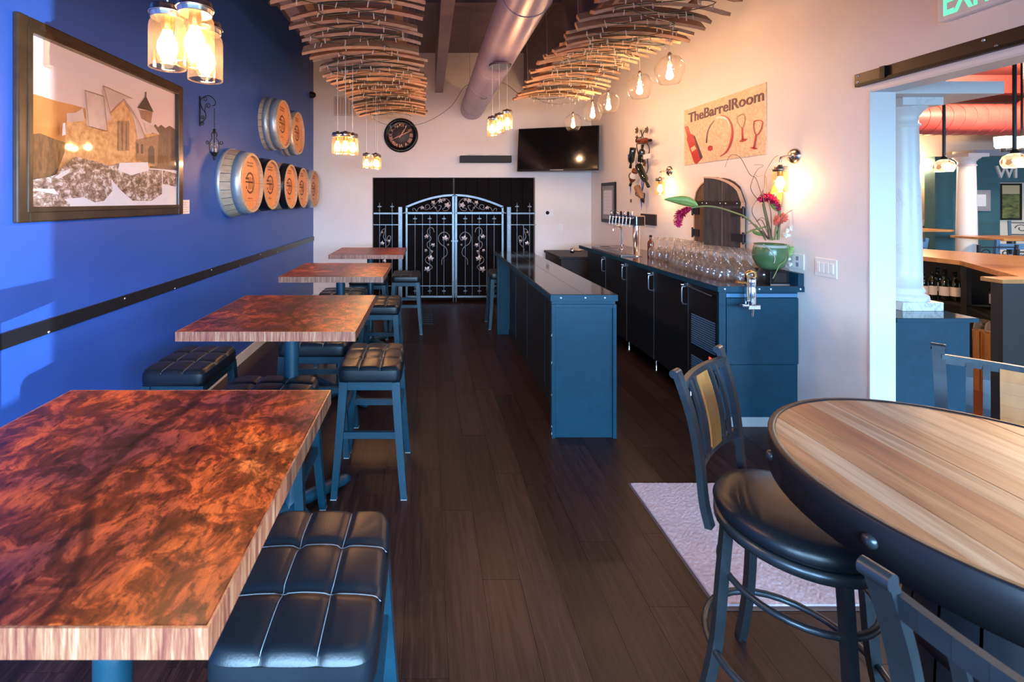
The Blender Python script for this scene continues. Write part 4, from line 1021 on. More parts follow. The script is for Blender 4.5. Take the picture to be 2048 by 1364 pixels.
ribbon('glass_outline',[(1070,665),(1062,750),(1090,850),(1130,845),(1175,760),(1188,670),(1130,650),(1070,665)],(14,14),m_redp); ribbon('glass_stem',[(1098,860),(1085,950),(1065,1045)],(22,26),m_redp); sp_poly('glass_foot',[(1005,1045),(1060,1030),(1125,1062),(1070,1068)],m_redp)
# sconces
def sconce(label,Y,Z):
    s=thing('wall_sconce',label,'wall lamp',(XR,Y,Z),group='jar wall sconces')
    M=frame((0,1,0),(0,0,1),(-1,0,0),(0,0,.075))
    MB().lathe([(.058,0),(.056,.010),(.046,.022),(.02,.03),(0,.032)],28,M).build('back_plate',m_nickel,s)
    MB().tube(catmull([(-.02,0,.075),(-.07,0,.072),(-.105,0,.06),(-.11,0,.03)],5),.009,10).build('arm',m_nickel,s)
    jar_parts(s,(-.11,0,-.19),None,R=.050,power=1.8)
    return s
p=RW(1590,312); sconce('jar wall sconce right of the red flowers, nearest the opening',p.y,p.z-.075)
p=RW(1340,342); sconce('jar wall sconce between the bottle rack and the arched doors',p.y,p.z-.075)
# arched barrel doors
ad=thing('arched_barrel_door','weathered black arched double door of barrel wood on the right wall','wall decoration',(0,0,0))
def archpoly(w0,w1,zb,zs,rise,half):                      # profile of one leaf along the wall
    P=[(w0,zb),(w1,zb)]; n=10
    X=[w1+(w0-w1)*i/n for i in range(n+1)]
    return P+[(x,zs+rise*math.sqrt(max(0,1-(x/half)**2))) for x in X]
yc=4.22; half=.352
m_dk=pm('weathered_black_board',(.022,.020,.022),.6,col2=(.05,.042,.040),scale=9,stretch=(4,4,.6)); m_pale=pm('pale_raw_oak',(.55,.34,.20),.6,col2=(.64,.44,.28),scale=12)
m_brn=pm('brown_barrel_board',(.075,.042,.026),.6,col2=(.13,.075,.045),scale=9,stretch=(4,4,.6))
def leaf(M,mat,k):
    nb=2
    for i in range(nb):
        a=half*i/nb+.0015; b=half*(i+1)/nb-.0015
        MB().prism(archpoly(a,b,1.245,1.635,.225,half),.0,.022,M,0,1).build('board',[mat,m_pale],ad)
    Pm=[]; n=10
    for i in range(n+1):
        x=half*i/n; Pm.append(Vector((x,1.637+.225*math.sqrt(max(0,1-(x/half)**2)),.012)))
    mm=MB()
    for i in range(n): mm.beam(M@Pm[i],M@Pm[i+1],.03,.014)
    mm.beam(M@Vector((half,1.245,.012)),M@Vector((half,1.637,.012)),.03,.014); mm.build('pale_rim',m_pale,ad)
    MB().prism([(0.006,1.605),(half-.004,1.605),(half-.004,1.645),(0.006,1.645)],.022,.026,M).build('iron_strap',m_blackmetal,ad)
    for x in(.03,.16,.21,.31): MB().lathe([(.007,0),(.005,.004),(0,.005)],8,M@Matrix.Translation((x,1.625,.026))).build('rivet',m_stud,ad)
    for z in(1.33,1.55): 
        MB().prism([(half-.09,z-.035),(half+.03,z-.035),(half+.03,z+.035),(half-.09,z+.035)],.022,.030,M).build('hinge',m_blackmetal,ad)
        MB().tube([M@Vector((half+.016,z-.05,.03)),M@Vector((half+.016,z+.05,.03))],.010,8).build('hinge_pin',m_blackmetal,ad)
MB().prism(archpoly(-half,half,1.245,1.635,.225,half),0,.006,RF((XR-.0,yc,0))).build('backing',m_brn,ad)
ML=frame((0,1,0),(0,0,1),(-1,0,0),(XR-.008,yc,0)); leaf(ML,m_brn,0)
th_=math.radians(21); hinge=Vector((XR-.02,yc-half,0)); d=Vector((-math.sin(th_),math.cos(th_),0))        # from hinge to free edge
nrm=Vector((-math.cos(th_),-math.sin(th_),0)); MR=frame(-d,(0,0,1),nrm,hinge+d*half); leaf(MR,m_dk,1)
# framed certificate, black tablet
fc=thing('framed_certificate','narrow black framed certificate near the far corner of the right wall','frame',(0,0,0))
a,b=RW(1205,445),RW(1233,365); zz0,zz1=RW(1219,445).z,RW(1219,365).z
MB().b2((XR-.022,b.y,zz0),(XR,a.y,zz1)).build('frame',m_black,fc,bevel=.004); MB().b2((XR-.024,b.y+.05,zz0+.05),(XR-.0215,a.y-.05,zz1-.05)).build('mat',m_mat,fc); MB().b2((XR-.026,b.y+.11,zz0+.12),(XR-.0235,a.y-.11,zz1-.12)).build('paper',m_paper,fc)
for i in range(7): MB().b2((XR-.0265,b.y+.14,zz0+.18+i*.05),(XR-.0259,a.y-.14,zz0+.186+i*.05)).build('printed_line',m_ltgrey,fc)
bt=thing('black_tablet','blank black wall plaque beside the beer taps','plaque',(0,0,0)); a,b=RW(1284,450),RW(1314,428); MB().b2((XR-.02,b.y,RW(1299,450).z),(XR,a.y,RW(1299,428).z)).build('board',m_st_dark,bt,bevel=.003)
# switches near the opening
s4=thing('switch_bank','wide white plate with four rocker switches near the opening','switch',(0,0,0)); a,b=RW(1631,554),RW(1675,514)
zb_,zt_=1.13,1.255; MB().b2((XR-.006,b.y,zb_),(XR,a.y,zt_)).build('plate',m_plastic,s4,bevel=.003)
for i in range(4):
    w_=(a.y-b.y-.03)/4; y_=b.y+.015+w_*i; MB().b2((XR-.011,y_+.006,zb_+.03),(XR-.006,y_+w_-.006,zt_-.03)).build('rocker',m_plastic,s4,bevel=.001)
s5=thing('wall_outlet','white outlet plate behind the flower vase','outlet',(0,0,0)); a,b=RW(1585,530),RW(1609,495); MB().b2((XR-.006,b.y,1.15),(XR,a.y,1.26)).build('plate',m_plastic,s5,bevel=.002)
for i in range(2): MB().b2((XR-.009,(a.y+b.y)/2-.012,1.168+i*.045),(XR-.006,(a.y+b.y)/2+.012,1.198+i*.045)).build('socket',m_slab,s5)
# exit sign
ex=thing('exit_sign','white exit sign with green letters above the sliding door track','sign',(0,0,0))
MB().b2((XR-.045,2.085,2.575),(XR,2.378,2.785)).build('housing',m_plastic,ex,bevel=.012)
text('lettering','EXIT',RF((XR-.046,2.345,2.600)),pm('exit_green',(.05,.5,.2),.5,emit=(.12,.85,.42),estr=.9),ex,width=.215,height=.15,depth=.001,bold=.015)
# sliding door track
tk=thing('sliding_door_track','long dark steel sliding door track above the opening','track',(0,0,0))
MB().b2((XR-.016,-.3,2.372),(XR-.004,2.868,2.442)).build('rail',pm('dark_brown_steel',(.035,.022,.016),.38,metal=.4),tk,bevel=.002)
MB().b2((XR-.03,.2,2.358),(XR-.004,2.85,2.376)).build('lower_lip',m_black,tk)
for y_,z_ in((2.845,2.427),(2.845,2.39),(2.70,2.41),(2.20,2.44-.016),(2.15,2.38)): MB().lathe([(.008,0),(.007,.004),(0,.006)],10,RF((XR-.016,y_,z_))).build('bolt',m_stud,tk)
MB().b2((XR-.035,2.66,2.368),(XR-.016,2.69,2.44)).build('door_stop',m_black,tk)

# bottle rack (iron vine with bottles)
def bottle_mesh(name,glassm,labelm=None,h=.30,r=.038):
    m=MB(); m.lathe([(.0,0),(r*.9,.0),(r,.006),(r,h*.60),(r*.85,h*.68),(r*.42,h*.76),(r*.36,h*.80),(r*.36,h*.95),(r*.42,h*.955),(r*.42,h),(0,h)],18)
    return m.mesh(name,glassm)
def make_bottle(label,mat,loc,rot=(0,0,0),lab=True,group=None,cap=m_black):
    b=tag(link('wine_bottle',None,None,loc,rot),label,'bottle',group)
    link('glass_body',bottle_mesh('glass_body',mat),b)
    if lab: MB().olathe([(.0386,.05),(.0386,.145)],18).build('paper_label',m_label,b)
    MB().lathe([(.0145,.255),(.0165,.256),(.0168,.301),(0,.302)],12).build('capsule',cap,b)
    return b
YK=5.66
rk=thing('vine_bottle_rack','twisted iron vine bottle rack with leaves and blue ribbons on the right wall','rack',(0,0,0))
def K(u,v,out=.06):                                       # zoom coordinates on the rack
    q=RW(1190+u/5.245,240+v/5.245,XR-out); return q
for P in([(480,110),(490,170),(440,250),(450,340),(480,420),(470,480),(500,560),(510,650),(500,720),(480,820),(490,900)],[(530,100),(500,170),(560,270),(570,330),(550,420),(555,500),(540,560)],[(490,180),(440,190),(430,230),(480,240),(540,220),(520,250)],[(450,450),(420,520),(360,570),(370,620),(430,600)],[(430,740),(430,790),(480,800),(520,770),(510,860)]):
    MB().tube(catmull([K(u,v,.05+.02*math.sin(i)) for i,(u,v) in enumerate(P)],6),.006,6).build('vine_rod',m_blackmetal,rk)
for u,v,s in((440,110,.05),(545,105,.05),(520,455,.05),(440,190,.04),(510,850,.035),(378,848,.03)):
    q=K(u,v,.06); lf=MB(); n=10
    P=[q+Vector((-.008*(i%2),math.cos(2*PI*i/n)*s*(1 if i%2 else .65),math.sin(2*PI*i/n)*s*(1 if i%2 else .65))) for i in range(n)]
    P2=[p+Vector((.004,0,0)) for p in P]; lf.add(P+P2,[tuple(range(n)),tuple(range(2*n-1,n-1,-1))]+[(i,(i+1)%n,n+(i+1)%n,n+i) for i in range(n)]); lf.build('iron_leaf',m_brn,rk)
for u,v0,v1 in((350,360,460),(373,690,790),(492,640,740),(487,840,945)):
    A,B=K(u,v0,.09),K(u+2,v1,.09); MB().prism([(-.016,0),(.016,0),(.014,-.5),(.0,-1),(-.013,-.5)],-.001,.001,RF(A)@Matrix.Diagonal((1,A.z-B.z,1,1))).build('ribbon',m_ribbon,rk)
MB().b2(K(505,365,.10),K(580,400,.095)).build('paper_tag',m_paper,rk)
m_tanb=pm('tan_bundle',(.20,.11,.06),.7)
def rackb(label,uv0,uv1,mat,lab,out=.10):
    A,B=K(*uv0,out),K(*uv1,out); d=(B-A).normalized(); q=d.to_track_quat('Z','Y'); b=make_bottle(label,mat,A,q.to_euler(),lab,'bottles in the iron vine rack'); s=(B-A).length/.30; b.scale=(max(1,s*.9),)*2+(s,); return b
rackb('dark bottle hanging neck down at the left of the vine rack',(400,290),(370,505),m_bottle,False)
rackb('amber bottle with white label hanging neck down in the vine rack',(425,520),(368,690),m_amberb,True)
rackb('dark bottle slanting down to the right in the vine rack',(455,480),(562,700),m_bottle,False,.12)
rackb('upright dark bottle in the middle of the vine rack',(480,440),(500,260),m_bottle,False,.08)
rackb('brown bottle slanting at the bottom of the vine rack',(440,700),(505,850),m_tanb,False,.10)
rackb('bottle pointing to the right with pink neck at the top of the vine rack',(460,225),(585,212),m_amberb,False,.09)

# ------------------------------------------------------------------ things on the back bar
gm=MB().olathe([(.0305,0),(.036,.025),(.0395,.055),(.036,.085),(.022,.108),(.006,.119),(.0036,.130),(.0033,.195),(.006,.205),(.020,.2095),(.0345,.2115),(.0345,.2135),(.0,.2150)],18).mesh('inverted_wine_glass',g_clear)
gl_n=0
def glass_rows(xa,xb,ya,yb,lab_):
    y=ya; r=0
    while y<yb:
        x=xa+(.04 if r%2 else 0)
        while x<xb:
            o=tag(link('wine_glass',gm,None,(x+random.uniform(-.003,.003),y+random.uniform(-.004,.004),BZ),(0,0,random.random()*6)),lab_,'glass','upside down wine glasses on the back bar'); x+=.081
        y+=.072; r+=1
glass_rows(2.335,2.66,3.40,4.25,'upside down wine glass in the near block between the vase and the arched doors'); glass_rows(2.40,2.66,4.30,4.98,'upside down wine glass in the far block next to the beer taps')
# a front file of glasses reaching further into the room
for i,(x,y) in enumerate([(2.262,3.52),(2.262,3.60),(2.258,3.68),(2.262,3.76),(2.262,3.84),(2.268,3.92),(2.268,4.0),(2.272,4.08),(2.275,4.16),(2.285,4.24)]):
    tag(link('wine_glass',gm,None,(x,y,BZ)),'upside down wine glass in the front file along the edge of the bar','glass','upside down wine glasses on the back bar')
tp=thing('beer_tap_tower','chrome T shaped beer tap tower with a row of taps','beer tap',(2.30,5.03,BZ))
MB().lathe([(.055,0),(.055,.012),(.040,.02),(.040,.36)],24).build('post',m_chrome,tp)
MB().b2((-.05,-.10,.34),(.05,.58,.45)).build('head',m_chrome,tp,bevel=.01)
MB().b2((-.052,-.085,.352),(-.049,.565,.425)).build('face_plate',m_black,tp)
for i in range(7):
    y_=-.04+i*.093; t_=MB(); t_.cyl((-.05,y_,.415),(-.085,y_,.415),.010,n=10); t_.cyl((-.085,y_,.43),(-.095,y_,.33),.009,.007,n=10); tb=t_.build('tap',m_chrome,tp)
    MB().lathe([(.007,.43),(.012,.445),(.014,.475),(.010,.49),(0,.493)],10,Matrix.Translation((-.07,y_,0))).build('tap_knob',m_black if i%2 else m_chrome,tb)
dt=thing('drip_tray','steel drip tray set on the worktop beneath the taps','tray',(2.215,5.25,BZ)); MB().b2((-.11,-.28,0),(.045,.62,.018)).build('pan',m_steel,dt,bevel=.003)
for i in range(10): MB().b2((-.10,-.26+i*.09,.018),(.035,-.25+i*.09,.020)).build('slot',m_black,dt)
sk=thing('bar_sink','steel bar sink rim beyond the drip tray','sink',(2.34,6.0,BZ)); MB().olathe([(.10,.004),(.17,.004),(.17,0),(.10,0)],4,Matrix.Rotation(PI/4,4,'Z')@Matrix.Diagonal((1,.9,1,1))).build('rim',m_steel,sk)
fa=thing('gooseneck_faucet','slim chrome gooseneck faucet at the far end of the bar','faucet',(2.43,5.72,BZ))
MB().tube(catmull([(0,0,0),(0,0,.12),(0,0,.24),(-.02,0,.285),(-.06,0,.295),(-.10,0,.27),(-.11,0,.235)],6),.010,10).build('spout',m_chrome,fa); MB().lathe([(.03,0),(.03,.01),(.018,.03),(.016,.06)],16).build('base',m_chrome,fa); MB().cyl((0,0,.05),(.0,-.07,.075),.007,n=8).build('lever',m_chrome,fa)
rb=make_bottle('small dark red bottle standing beside the tap tower',m_amberb,(2.50,5.12,BZ),lab=False); rb.scale=(.9,.9,.75)
# cork puller clamped to the near end
cp=thing('cork_puller','chrome and brass lever cork puller clamped to the near end of the bar','cork puller',(2.29,3.262,BZ))
MB().lathe([(.022,-.125),(.024,-.12),(.024,-.01),(.020,.0),(.024,.02),(.024,.06),(.016,.072),(0,.075)],16,Matrix.Translation((.01,-.03,0))).build('barrel',m_chrome,cp)
MB().b2((-.035,-.04,-.10),(-.012,-.012,.075)).build('slide_rail',m_chrome,cp,bevel=.004)
MB().tube(catmull([(-.025,-.03,.065),(-.03,-.03,.095),(0,-.03,.110),(.025,-.03,.10),(.03,-.03,.07)],5),.012,8).build('yoke',m_brass,cp)
MB().tube([(-.03,-.035,.03),(-.09,-.05,.035),(-.12,-.055,.04)],[.008,.010,.012],8).build('handle',m_brass,cp)
MB().tube([(-.02,-.045,-.13),(-.07,-.07,-.125),(-.11,-.09,-.118)],[.010,.009,.012],8).build('clamp_lever',m_chrome,cp)
MB().b2((-.04,-.06,-.155),(.05,-.012,-.118)).build('clamp_jaw',m_chrome,cp,bevel=.006); MB().cyl((0,-.05,-.155),(-.02,-.07,-.20),.008,n=8).build('thumb_screw',m_chrome,cp)
MB().cyl((-.02,-.004,-.12),(-.02,-.0,-.002),.009,n=8).build('clamp_post',m_chrome,cp)
bx_=thing('black_stand','small black box stand under the green vase at the bar end','box',(2.575,3.41,BZ))
MB().b2((-.085,-.095,0),(.055,.095,.10)).build('body',m_black,bx_,bevel=.004); MB().b2((-.06,-.097,.02),(.03,-.094,.085)).build('front_panel',m_screen,bx_); MB().b2((-.085,-.099,.0),(.055,-.095,.006)).build('base_strip',m_steel,bx_)

# ------------------------------------------------------------------ flower arrangement
FY=3.41; vz=BZ+.10
vs_=thing('flower_vase','round green glazed vase holding the red flower arrangement','vase',(2.56,FY,vz))
MB().lathe([(.0,0),(.050,0),(.085,.025),(.108,.075),(.112,.12),(.104,.165),(.098,.188),(.104,.192),(.092,.192),(.088,.15),(.07,.10),(0,.09)],32).build('bowl',m_vase,vs_)
MB().olathe([(.1065,.150),(.1000,.186)],32).build('pale_rim',m_vaserim,vs_)
MB().lathe([(0,.150),(.09,.150)],20).build('soil',m_twig,vs_)
MB().tube(catmull([(-.09,-.05,.19),(-.06,-.09,.15),(-.045,-.105,.10),(-.05,-.104,.06)],5),.004,5).build('raffia',m_vaserim,vs_)
fa_=thing('flower_arrangement','tall arrangement of magenta ginger flowers, big leaves and curly twigs','flowers',(0,0,0))
def FP(u,v,y=FY): return PT(1320+u/4.872,280+v/4.872,y)
def stem(P,r,mat=None,name='stem'): 
    MB().tube(catmull([FP(*q) for q in P],7),r,7).build(name,mat or m_stem,fa_)
stem([(1030,975),(985,900),(900,810),(820,745),(700,700),(580,662),(470,645),(380,650),(300,660)],[.007]*1*57 if False else .0065)
stem([(1100,975),(1060,880),(1030,740),(1005,620)],.008); stem([(1150,975),(1160,850),(1163,720),(1165,690)],.009); stem([(1120,975),(1130,860),(1150,790)],.006)
stem([(1075,975),(1060,850),(930,870),(840,905)],.007,m_stem,'cut_stem')
def bigleaf(P,wd,mat,nrm=(0,-1,0)):
    C=catmull([FP(*q) for q in P],6); n=len(C)-1; nrm=Vector(nrm)
    def f(u,v):
        x=u*n; i=min(int(x),n-1); c=C[i].lerp(C[i+1],x-i); t=(C[min(i+1,n)]-C[max(i-1,0)]).normalized(); s=t.cross(nrm).normalized()
        w_=wd*math.sin(PI*min(1,max(0,u))**.85)**.9 if 0<u<1 else 0; q=(v-.5)*2
        return c+s*q*w_+nrm*(.018*abs(q)*0+.020*(q*q)*-1*w_/wd)
    m=MB(); m.grid(f,20,8); o=m.build('big_leaf',mat,fa_); md=o.modifiers.new('s','SOLIDIFY'); md.thickness=.0015
    MB().tube([c+nrm*.002 for c in C],.0022,5).build('midrib',m_stem,o)
bigleaf([(370,645),(290,610),(180,590),(40,578)],.036,m_leafg,(.1,-.9,-.35)); bigleaf([(1165,700),(1140,600),(1150,480),(1172,375)],.046,m_leafg,(-.25,-.95,.1))
bigleaf([(1010,930),(950,905),(900,890)],.012,m_leafg); bigleaf([(1180,1110),(1250,1050),(1330,1030),(1390,1110)],.035,m_leafd,(0,-.8,.6)); bigleaf([(1370,1060),(1400,1100),(1380,1170)],.022,m_leafd)
def ginger(P,r,mat):
    C=catmull([FP(*q) for q in P],8); n=len(C); m=MB(); rnd=random.Random(4)
    m.tube(C,[r*.38*math.sin(PI*(.12+.80*i/n)) for i in range(n)],10)
    for i in range(n):
        t=(C[min(i+1,n-1)]-C[max(i-1,0)]).normalized(); a=t.cross(Vector((0,1,.2))).normalized(); b=t.cross(a); rr=r*math.sin(PI*(.14+.76*i/n))
        for k in range(7):
            th=2*PI*k/7+i*.7; d=a*math.cos(th)+b*math.sin(th); base=C[i]+d*rr*.30; tip=C[i]+d*rr*(1.15+.75*rnd.random())+t*.020*rnd.uniform(.2,1.4); s=t.cross(d).normalized()*.007
            mid=(base+tip)/2+d*rr*.28
            m.add([base-s,base+s,mid+s*1.2,mid-s*1.2,tip],[(0,1,2,3),(3,2,4)],0,True)
    m.build('ginger_flower',mat,fa_)
ginger([(300,668),(240,690),(190,735),(175,800),(180,822)],.024,m_ginger); ginger([(1160,690),(1135,620),(1085,570),(1030,560),(985,580)],.024,m_ginger); ginger([(1120,830),(1160,780),(1210,745)],.026,m_coral)
rnd=random.Random(11)
tw=[[(1060,960),(1020,640),(940,560),(880,470),(920,350),(960,280),(1005,245),(920,240)],[(1080,960),(1010,600),(980,500),(930,370),(870,330),(780,175),(700,150),(655,200),(630,260)],[(1100,960),(1000,560),(1020,450),(1030,330),(1100,190),(1160,155)],[(1090,960),(1085,720),(1050,560),(1045,430),(1020,350),(960,360),(930,345)],[(1120,960),(1200,760),(1300,680),(1370,680),(1430,700),(1490,685),(1530,715)],[(1060,960),(960,800),(900,720),(910,640),(960,560),(1000,500)],[(1030,960),(930,820),(860,815)],[(1080,970),(1000,790),(940,800),(990,750),(1040,800)],[(1060,975),(990,880),(1010,920),(1050,930),(1020,960)]]
for P in tw:
    Q=[(u+rnd.uniform(-6,6),v+rnd.uniform(-6,6),FY+rnd.uniform(-.06,.06)) for u,v in P]; C=catmull([FP(*q) for q in Q],6); n=len(C)
    MB().tube(C,[.0035*(1-.65*i/n) for i in range(n)],5).build('curly_twig',m_twig,fa_)
def blossoms(L,mat,s):
    for u,v in L:
        for k in range(3):
            c=FP(u+rnd.uniform(-14,14),v+rnd.uniform(-12,12),FY+rnd.uniform(-.06,.0)); m=MB()
            for j in range(5):
                a=2*PI*j/5; d=Vector((math.cos(a),-.35,math.sin(a)))*s; e=Vector((-math.sin(a),0,math.cos(a)))*s*.4
                m.add([c,c+d*.6+e,c+d,c+d*.6-e],[(0,1,2,3)])
            m.build('blossom',mat,fa_)
blossoms([(1225,880),(1270,860),(1240,920),(1300,870),(1215,935)],m_blossom,.015); blossoms([(1230,1050),(1260,1090),(1290,1060),(1240,1110)],m_leafg,.022); blossoms([(1255,1170),(1215,1165),(1270,1215),(1150,1230),(1120,1290)],m_blossom,.011)
MB().tube(catmull([FP(1230,1130,FY-.1),FP(1215,1180,FY-.12),FP(1165,1220,FY-.13),FP(1140,1270,FY-.13),FP(1100,1350,FY-.13)],6),.0028,5).build('trailing_stem',m_leafg,fa_)

# ------------------------------------------------------------------ half wall with column in the opening
pd=thing('column_pedestal','blue-black panelled half wall carrying the marbled column','cabinet',(0,0,0))
MB().b2((2.862,2.80,0),(3.33,3.40,.905)).build('body',m_blackpaint,pd); MB().b2((2.858,2.775,.905),(3.36,3.42,.930)).build('top',m_blackpaint,pd,bevel=.002)
MB().b2((2.862,2.776,.9301),(3.355,3.415,.932)).build('gloss_top',m_gloss,pd)
co=thing('marbled_column','white marbled classical column standing on the half wall','column',(3.213,3.087,.932))
def column_parts(par,Hc,r,a,mat=m_marble):
    MB().b2((-a,-a,0),(a,a,.055)).build('plinth',mat,par,bevel=.003)
    MB().lathe([(a*.95,.055),(a*.98,.07),(a*.95,.088),(a*.80,.098),(a*.78,.105),(a*.84,.118),(a*.80,.132),(r*1.02,.140)],32).build('base_moulding',mat,par)
    n=9; MB().lathe([(r,.138)]+[(r*(1-.20*(i/n)**1.6),.138+(Hc-.32)*i/n) for i in range(n+1)],32).build('shaft',mat,par)
    zc=Hc-.182; q=r*.80; MB().lathe([(q,zc),(q*1.12,zc+.008),(q*1.12,zc+.018),(q,zc+.026),(q,zc+.07),(q*1.1,zc+.08),(q*1.25,zc+.10),(q*1.5,zc+.118),(q*1.55,zc+.13)],32).build('capital',mat,par)
    MB().b2((-a,-a,zc+.13),(a,a,zc+.182)).build('abacus',mat,par,bevel=.003)
column_parts(co,1.39,.098,.133)
struct('trim_4',MB().b2((XR+.154,2.86,2.322),(3.62,3.35,2.40)),m_trimw)
# ------------------------------------------------------------------ tasting room beyond the opening
OX=XR+.15
wo=MB(); wo.b2((OX,7.45,0),(11.2,7.60,3.3)); struct('wall_far',wo,m_cream)
struct('wall_side',MB().b2((11.0,YR,0),(11.15,7.6,3.3)),m_cream)
c2_=struct('ceiling',MB().b2((OX,YR-.15,3.25),(11.15,7.6,3.35)),m_red)
for y_ in (1.6,3.0,4.4,5.8): MB().b2((OX,y_,3.02),(11,y_+.12,3.25)).build('beam',m_red,c2_)
rd=thing('red_duct','large red spiral duct running across the tasting room','duct',(7.2,6.0,2.715))
MB().tube([(-4.2,0,0),(3.7,0,0)],.20,32).build('duct_pipe',m_redduct,rd)
for i in range(52):
    x_=-4.1+i*.15; MB().tube([(x_+.06*math.sin(a)*.5,math.cos(a)*.2015,math.sin(a)*.2015) for a in [2*PI*k/24 for k in range(24)]],.004,4,closed=True).build('spiral_seam',m_redduct,rd)
MB().tube([(.62,-.05,.12),(.80,-.30,.42),(.86,-.4,.52)],.13,20).build('branch_pipe',m_redduct,rd)
MB().tube([(-1.0,0,.2),(-1.0,0,.32),(-1.0,0,.55)],.02,8).build('hanger',m_redduct,rd)
# teal partition with header
tw_=MB(); a=PT(1870,313,7.1); b=PT(2000,313,7.1); tw_.b2((a.x,7.1,0),(b.x,7.25,a.z)); tw_.b2((b.x,7.1,PT(0,364,7.1).z),(11,7.25,a.z)); struct('wall_partition',tw_,m_teal)
struct('trim_5',MB().b2((PT(1945,0,7.0).x,6.98,a.z),(11,7.27,a.z+.09)),pm('grey_cap',(.33,.34,.38),.5))
p=PT(1992,356,7.08); text('wall_lettering','WI',BF((p.x,7.09,p.z)),pm('cream_letters',(.70,.64,.55),.5),None,height=.19,depth=.012,bold=.02); wl=bpy.data.objects['wall_lettering']; tag(wl,'cream capital letters WI on the teal partition','lettering')
co2=thing('far_column','slim white column in front of the teal partition','column',(PT(1933,0,6.6).x,6.6,0))
m_colw=pm('plain_white_column',(.78,.78,.77),.45); column_parts(co2,PT(0,308,6.6).z,.115,.15,m_colw)
ff=thing('framed_notice','grey framed notice on the teal partition','frame',(0,0,0)); a,b=PT(1944,422,7.09),PT(1977,380,7.09); MB().b2((a.x-.2,7.06,a.z),(b.x,7.099,b.z)).build('frame',m_mat,ff,bevel=.004); MB().b2((a.x-.17,7.055,a.z+.035),(b.x-.035,7.061,b.z-.035)).build('mat',m_slab,ff); MB().b2((a.x-.13,7.052,a.z+.075),(b.x-.085,7.056,b.z-.07)).build('paper',m_paper,ff)
for i in range(5): MB().b2((a.x-.1,7.050,a.z+.10+i*.025),(b.x-.11,7.0525,a.z+.104+i*.025)).build('printed_line',m_ltgrey,ff)
lp=thing('landscape_picture','dark framed green landscape picture on the cream wall','picture',(0,0,0)); a,b=PT(1999,440,7.42),PT(2043,367,7.42); MB().b2((a.x,7.41,a.z),(b.x,7.45,b.z)).build('frame',m_black,lp,bevel=.004)
m_land=pm('landscape_print',(.02,.035,.012),.5,col2=(.20,.22,.06),scale=9,stretch=(1,1,2.2),detail=8); MB().b2((a.x+.03,7.405,a.z+.03),(b.x-.05,7.411,b.z-.16)).build('print',m_land,lp); MB().b2((a.x+.03,7.4045,b.z-.17),(b.x-.05,7.411,b.z-.03)).build('print_sky',pm('landscape_sky',(.55,.40,.22),.5),lp)
ow=thing('wall_switch','small white switch plate on the cream wall','switch',(0,0,0)); a,b=PT(1845,452,7.45),PT(1857,440,7.45); MB().b2((a.x,7.44,a.z),(b.x,7.45,b.z)).build('plate',m_plastic,ow,bevel=.002); MB().b2((a.x+.03,7.436,a.z+.03),(b.x-.03,7.44,b.z-.03)).build('rocker',m_plastic,ow)
# pendants with mosaic shades
m_mos=nodes('mosaic_shade'); mm_,nt,pp=m_mos
v_=N(nt,'ShaderNodeTexVoronoi'); v_.inputs['Scale'].default_value=34; tc=N(nt,'ShaderNodeTexCoord'); nt.links.new(tc.outputs['Object'],v_.inputs['Vector'])
r_=ramp(nt,[(.0,(.9,.55,.25)),(.45,(1,.72,.42)),(.62,(.25,.10,.03)),(1,(1,.8,.5))],v_.outputs['Color']); nt.links.new(r_.outputs[0],pp.inputs['Base Color']); nt.links.new(r_.outputs[0],pp.inputs['Emission Color']); pp.inputs['Emission Strength'].default_value=1.1
def mosaic(label,loc,R):
    t=thing('mosaic_pendant',label,'pendant lamp',loc,group='mosaic shade pendants')
    MB().olathe([(R*.80,0),(R*.95,R*.3),(R,R*.7),(R*.85,R*1.15),(R*.5,R*1.42),(R*.28,R*1.5)],24).build('shade',mm_,t)
    MB().lathe([(R*.32,R*1.45),(R*.3,R*1.75),(R*.12,R*1.95),(0,R*2)],14).build('cap',m_blackmetal,t); MB().cyl((0,0,R*1.9),(0,0,3.25-loc[2]),.011,n=8).build('rod',m_blackmetal,t)
    MB().lathe([(0,R*.3),(R*.3,R*.5),(R*.3,R*.9),(0,R*1.1)],10).build('bulb',b_bulb,t); point((0,0,R*.1),5,t)
p=PT(1888,343,4.0); mosaic('small mosaic glass pendant in front of the teal partition',p,.071); p=PT(2029,335,3.4); mosaic('larger mosaic glass pendant cut by the right edge of the picture',p,.071)
ch=thing('white_chandelier','chandelier with glowing white glass cups beneath the red duct','chandelier',PT(2026,300,4.6))
for i,x_ in enumerate((-.095,.09,.27)):
    MB().olathe([(.05,.0),(.062,.02),(.066,.115)],18,Matrix.Translation((x_,0,.02))).build('cup',pm('white_cup_glow',(.9,.85,.75),.4,emit=(1,.86,.62),estr=5) if i==0 else bpy.data.materials['white_cup_glow'],ch); MB().cyl((x_,0,-.02),(x_,0,.02),.02,n=10).build('cup_holder',m_blackmetal,ch)
MB().beam((-.11,0,-.01),(.3,0,-.01),.02,.015).build('cross_bar',m_blackmetal,ch); MB().cyl((.09,0,0),(.09,0,3.25-ch.location[2]),.009,n=8).build('rod',m_blackmetal,ch)
ws=thing('far_wall_lamp','small glowing wall lamp on the cream wall behind the marbled column','wall lamp',(PT(1828,0,7.4).x,7.40,PT(0,338,7.4).z)); MB().olathe([(.05,-.08),(.07,0),(.08,.08)],16).build('shade',bpy.data.materials['white_cup_glow'],ws); MB().b2((-.04,.02,-.05),(.04,.05,.05)).build('back_plate',m_blackmetal,ws); point((0,-.15,.05),9,ws,.05)
dl=thing('unseen_fill_lamp','added unseen fill lamp in the red ceiling of the tasting room','fill lamp',(7.0,4.95,3.25))  # added fill light for the tasting room; its ceiling fixture is invented
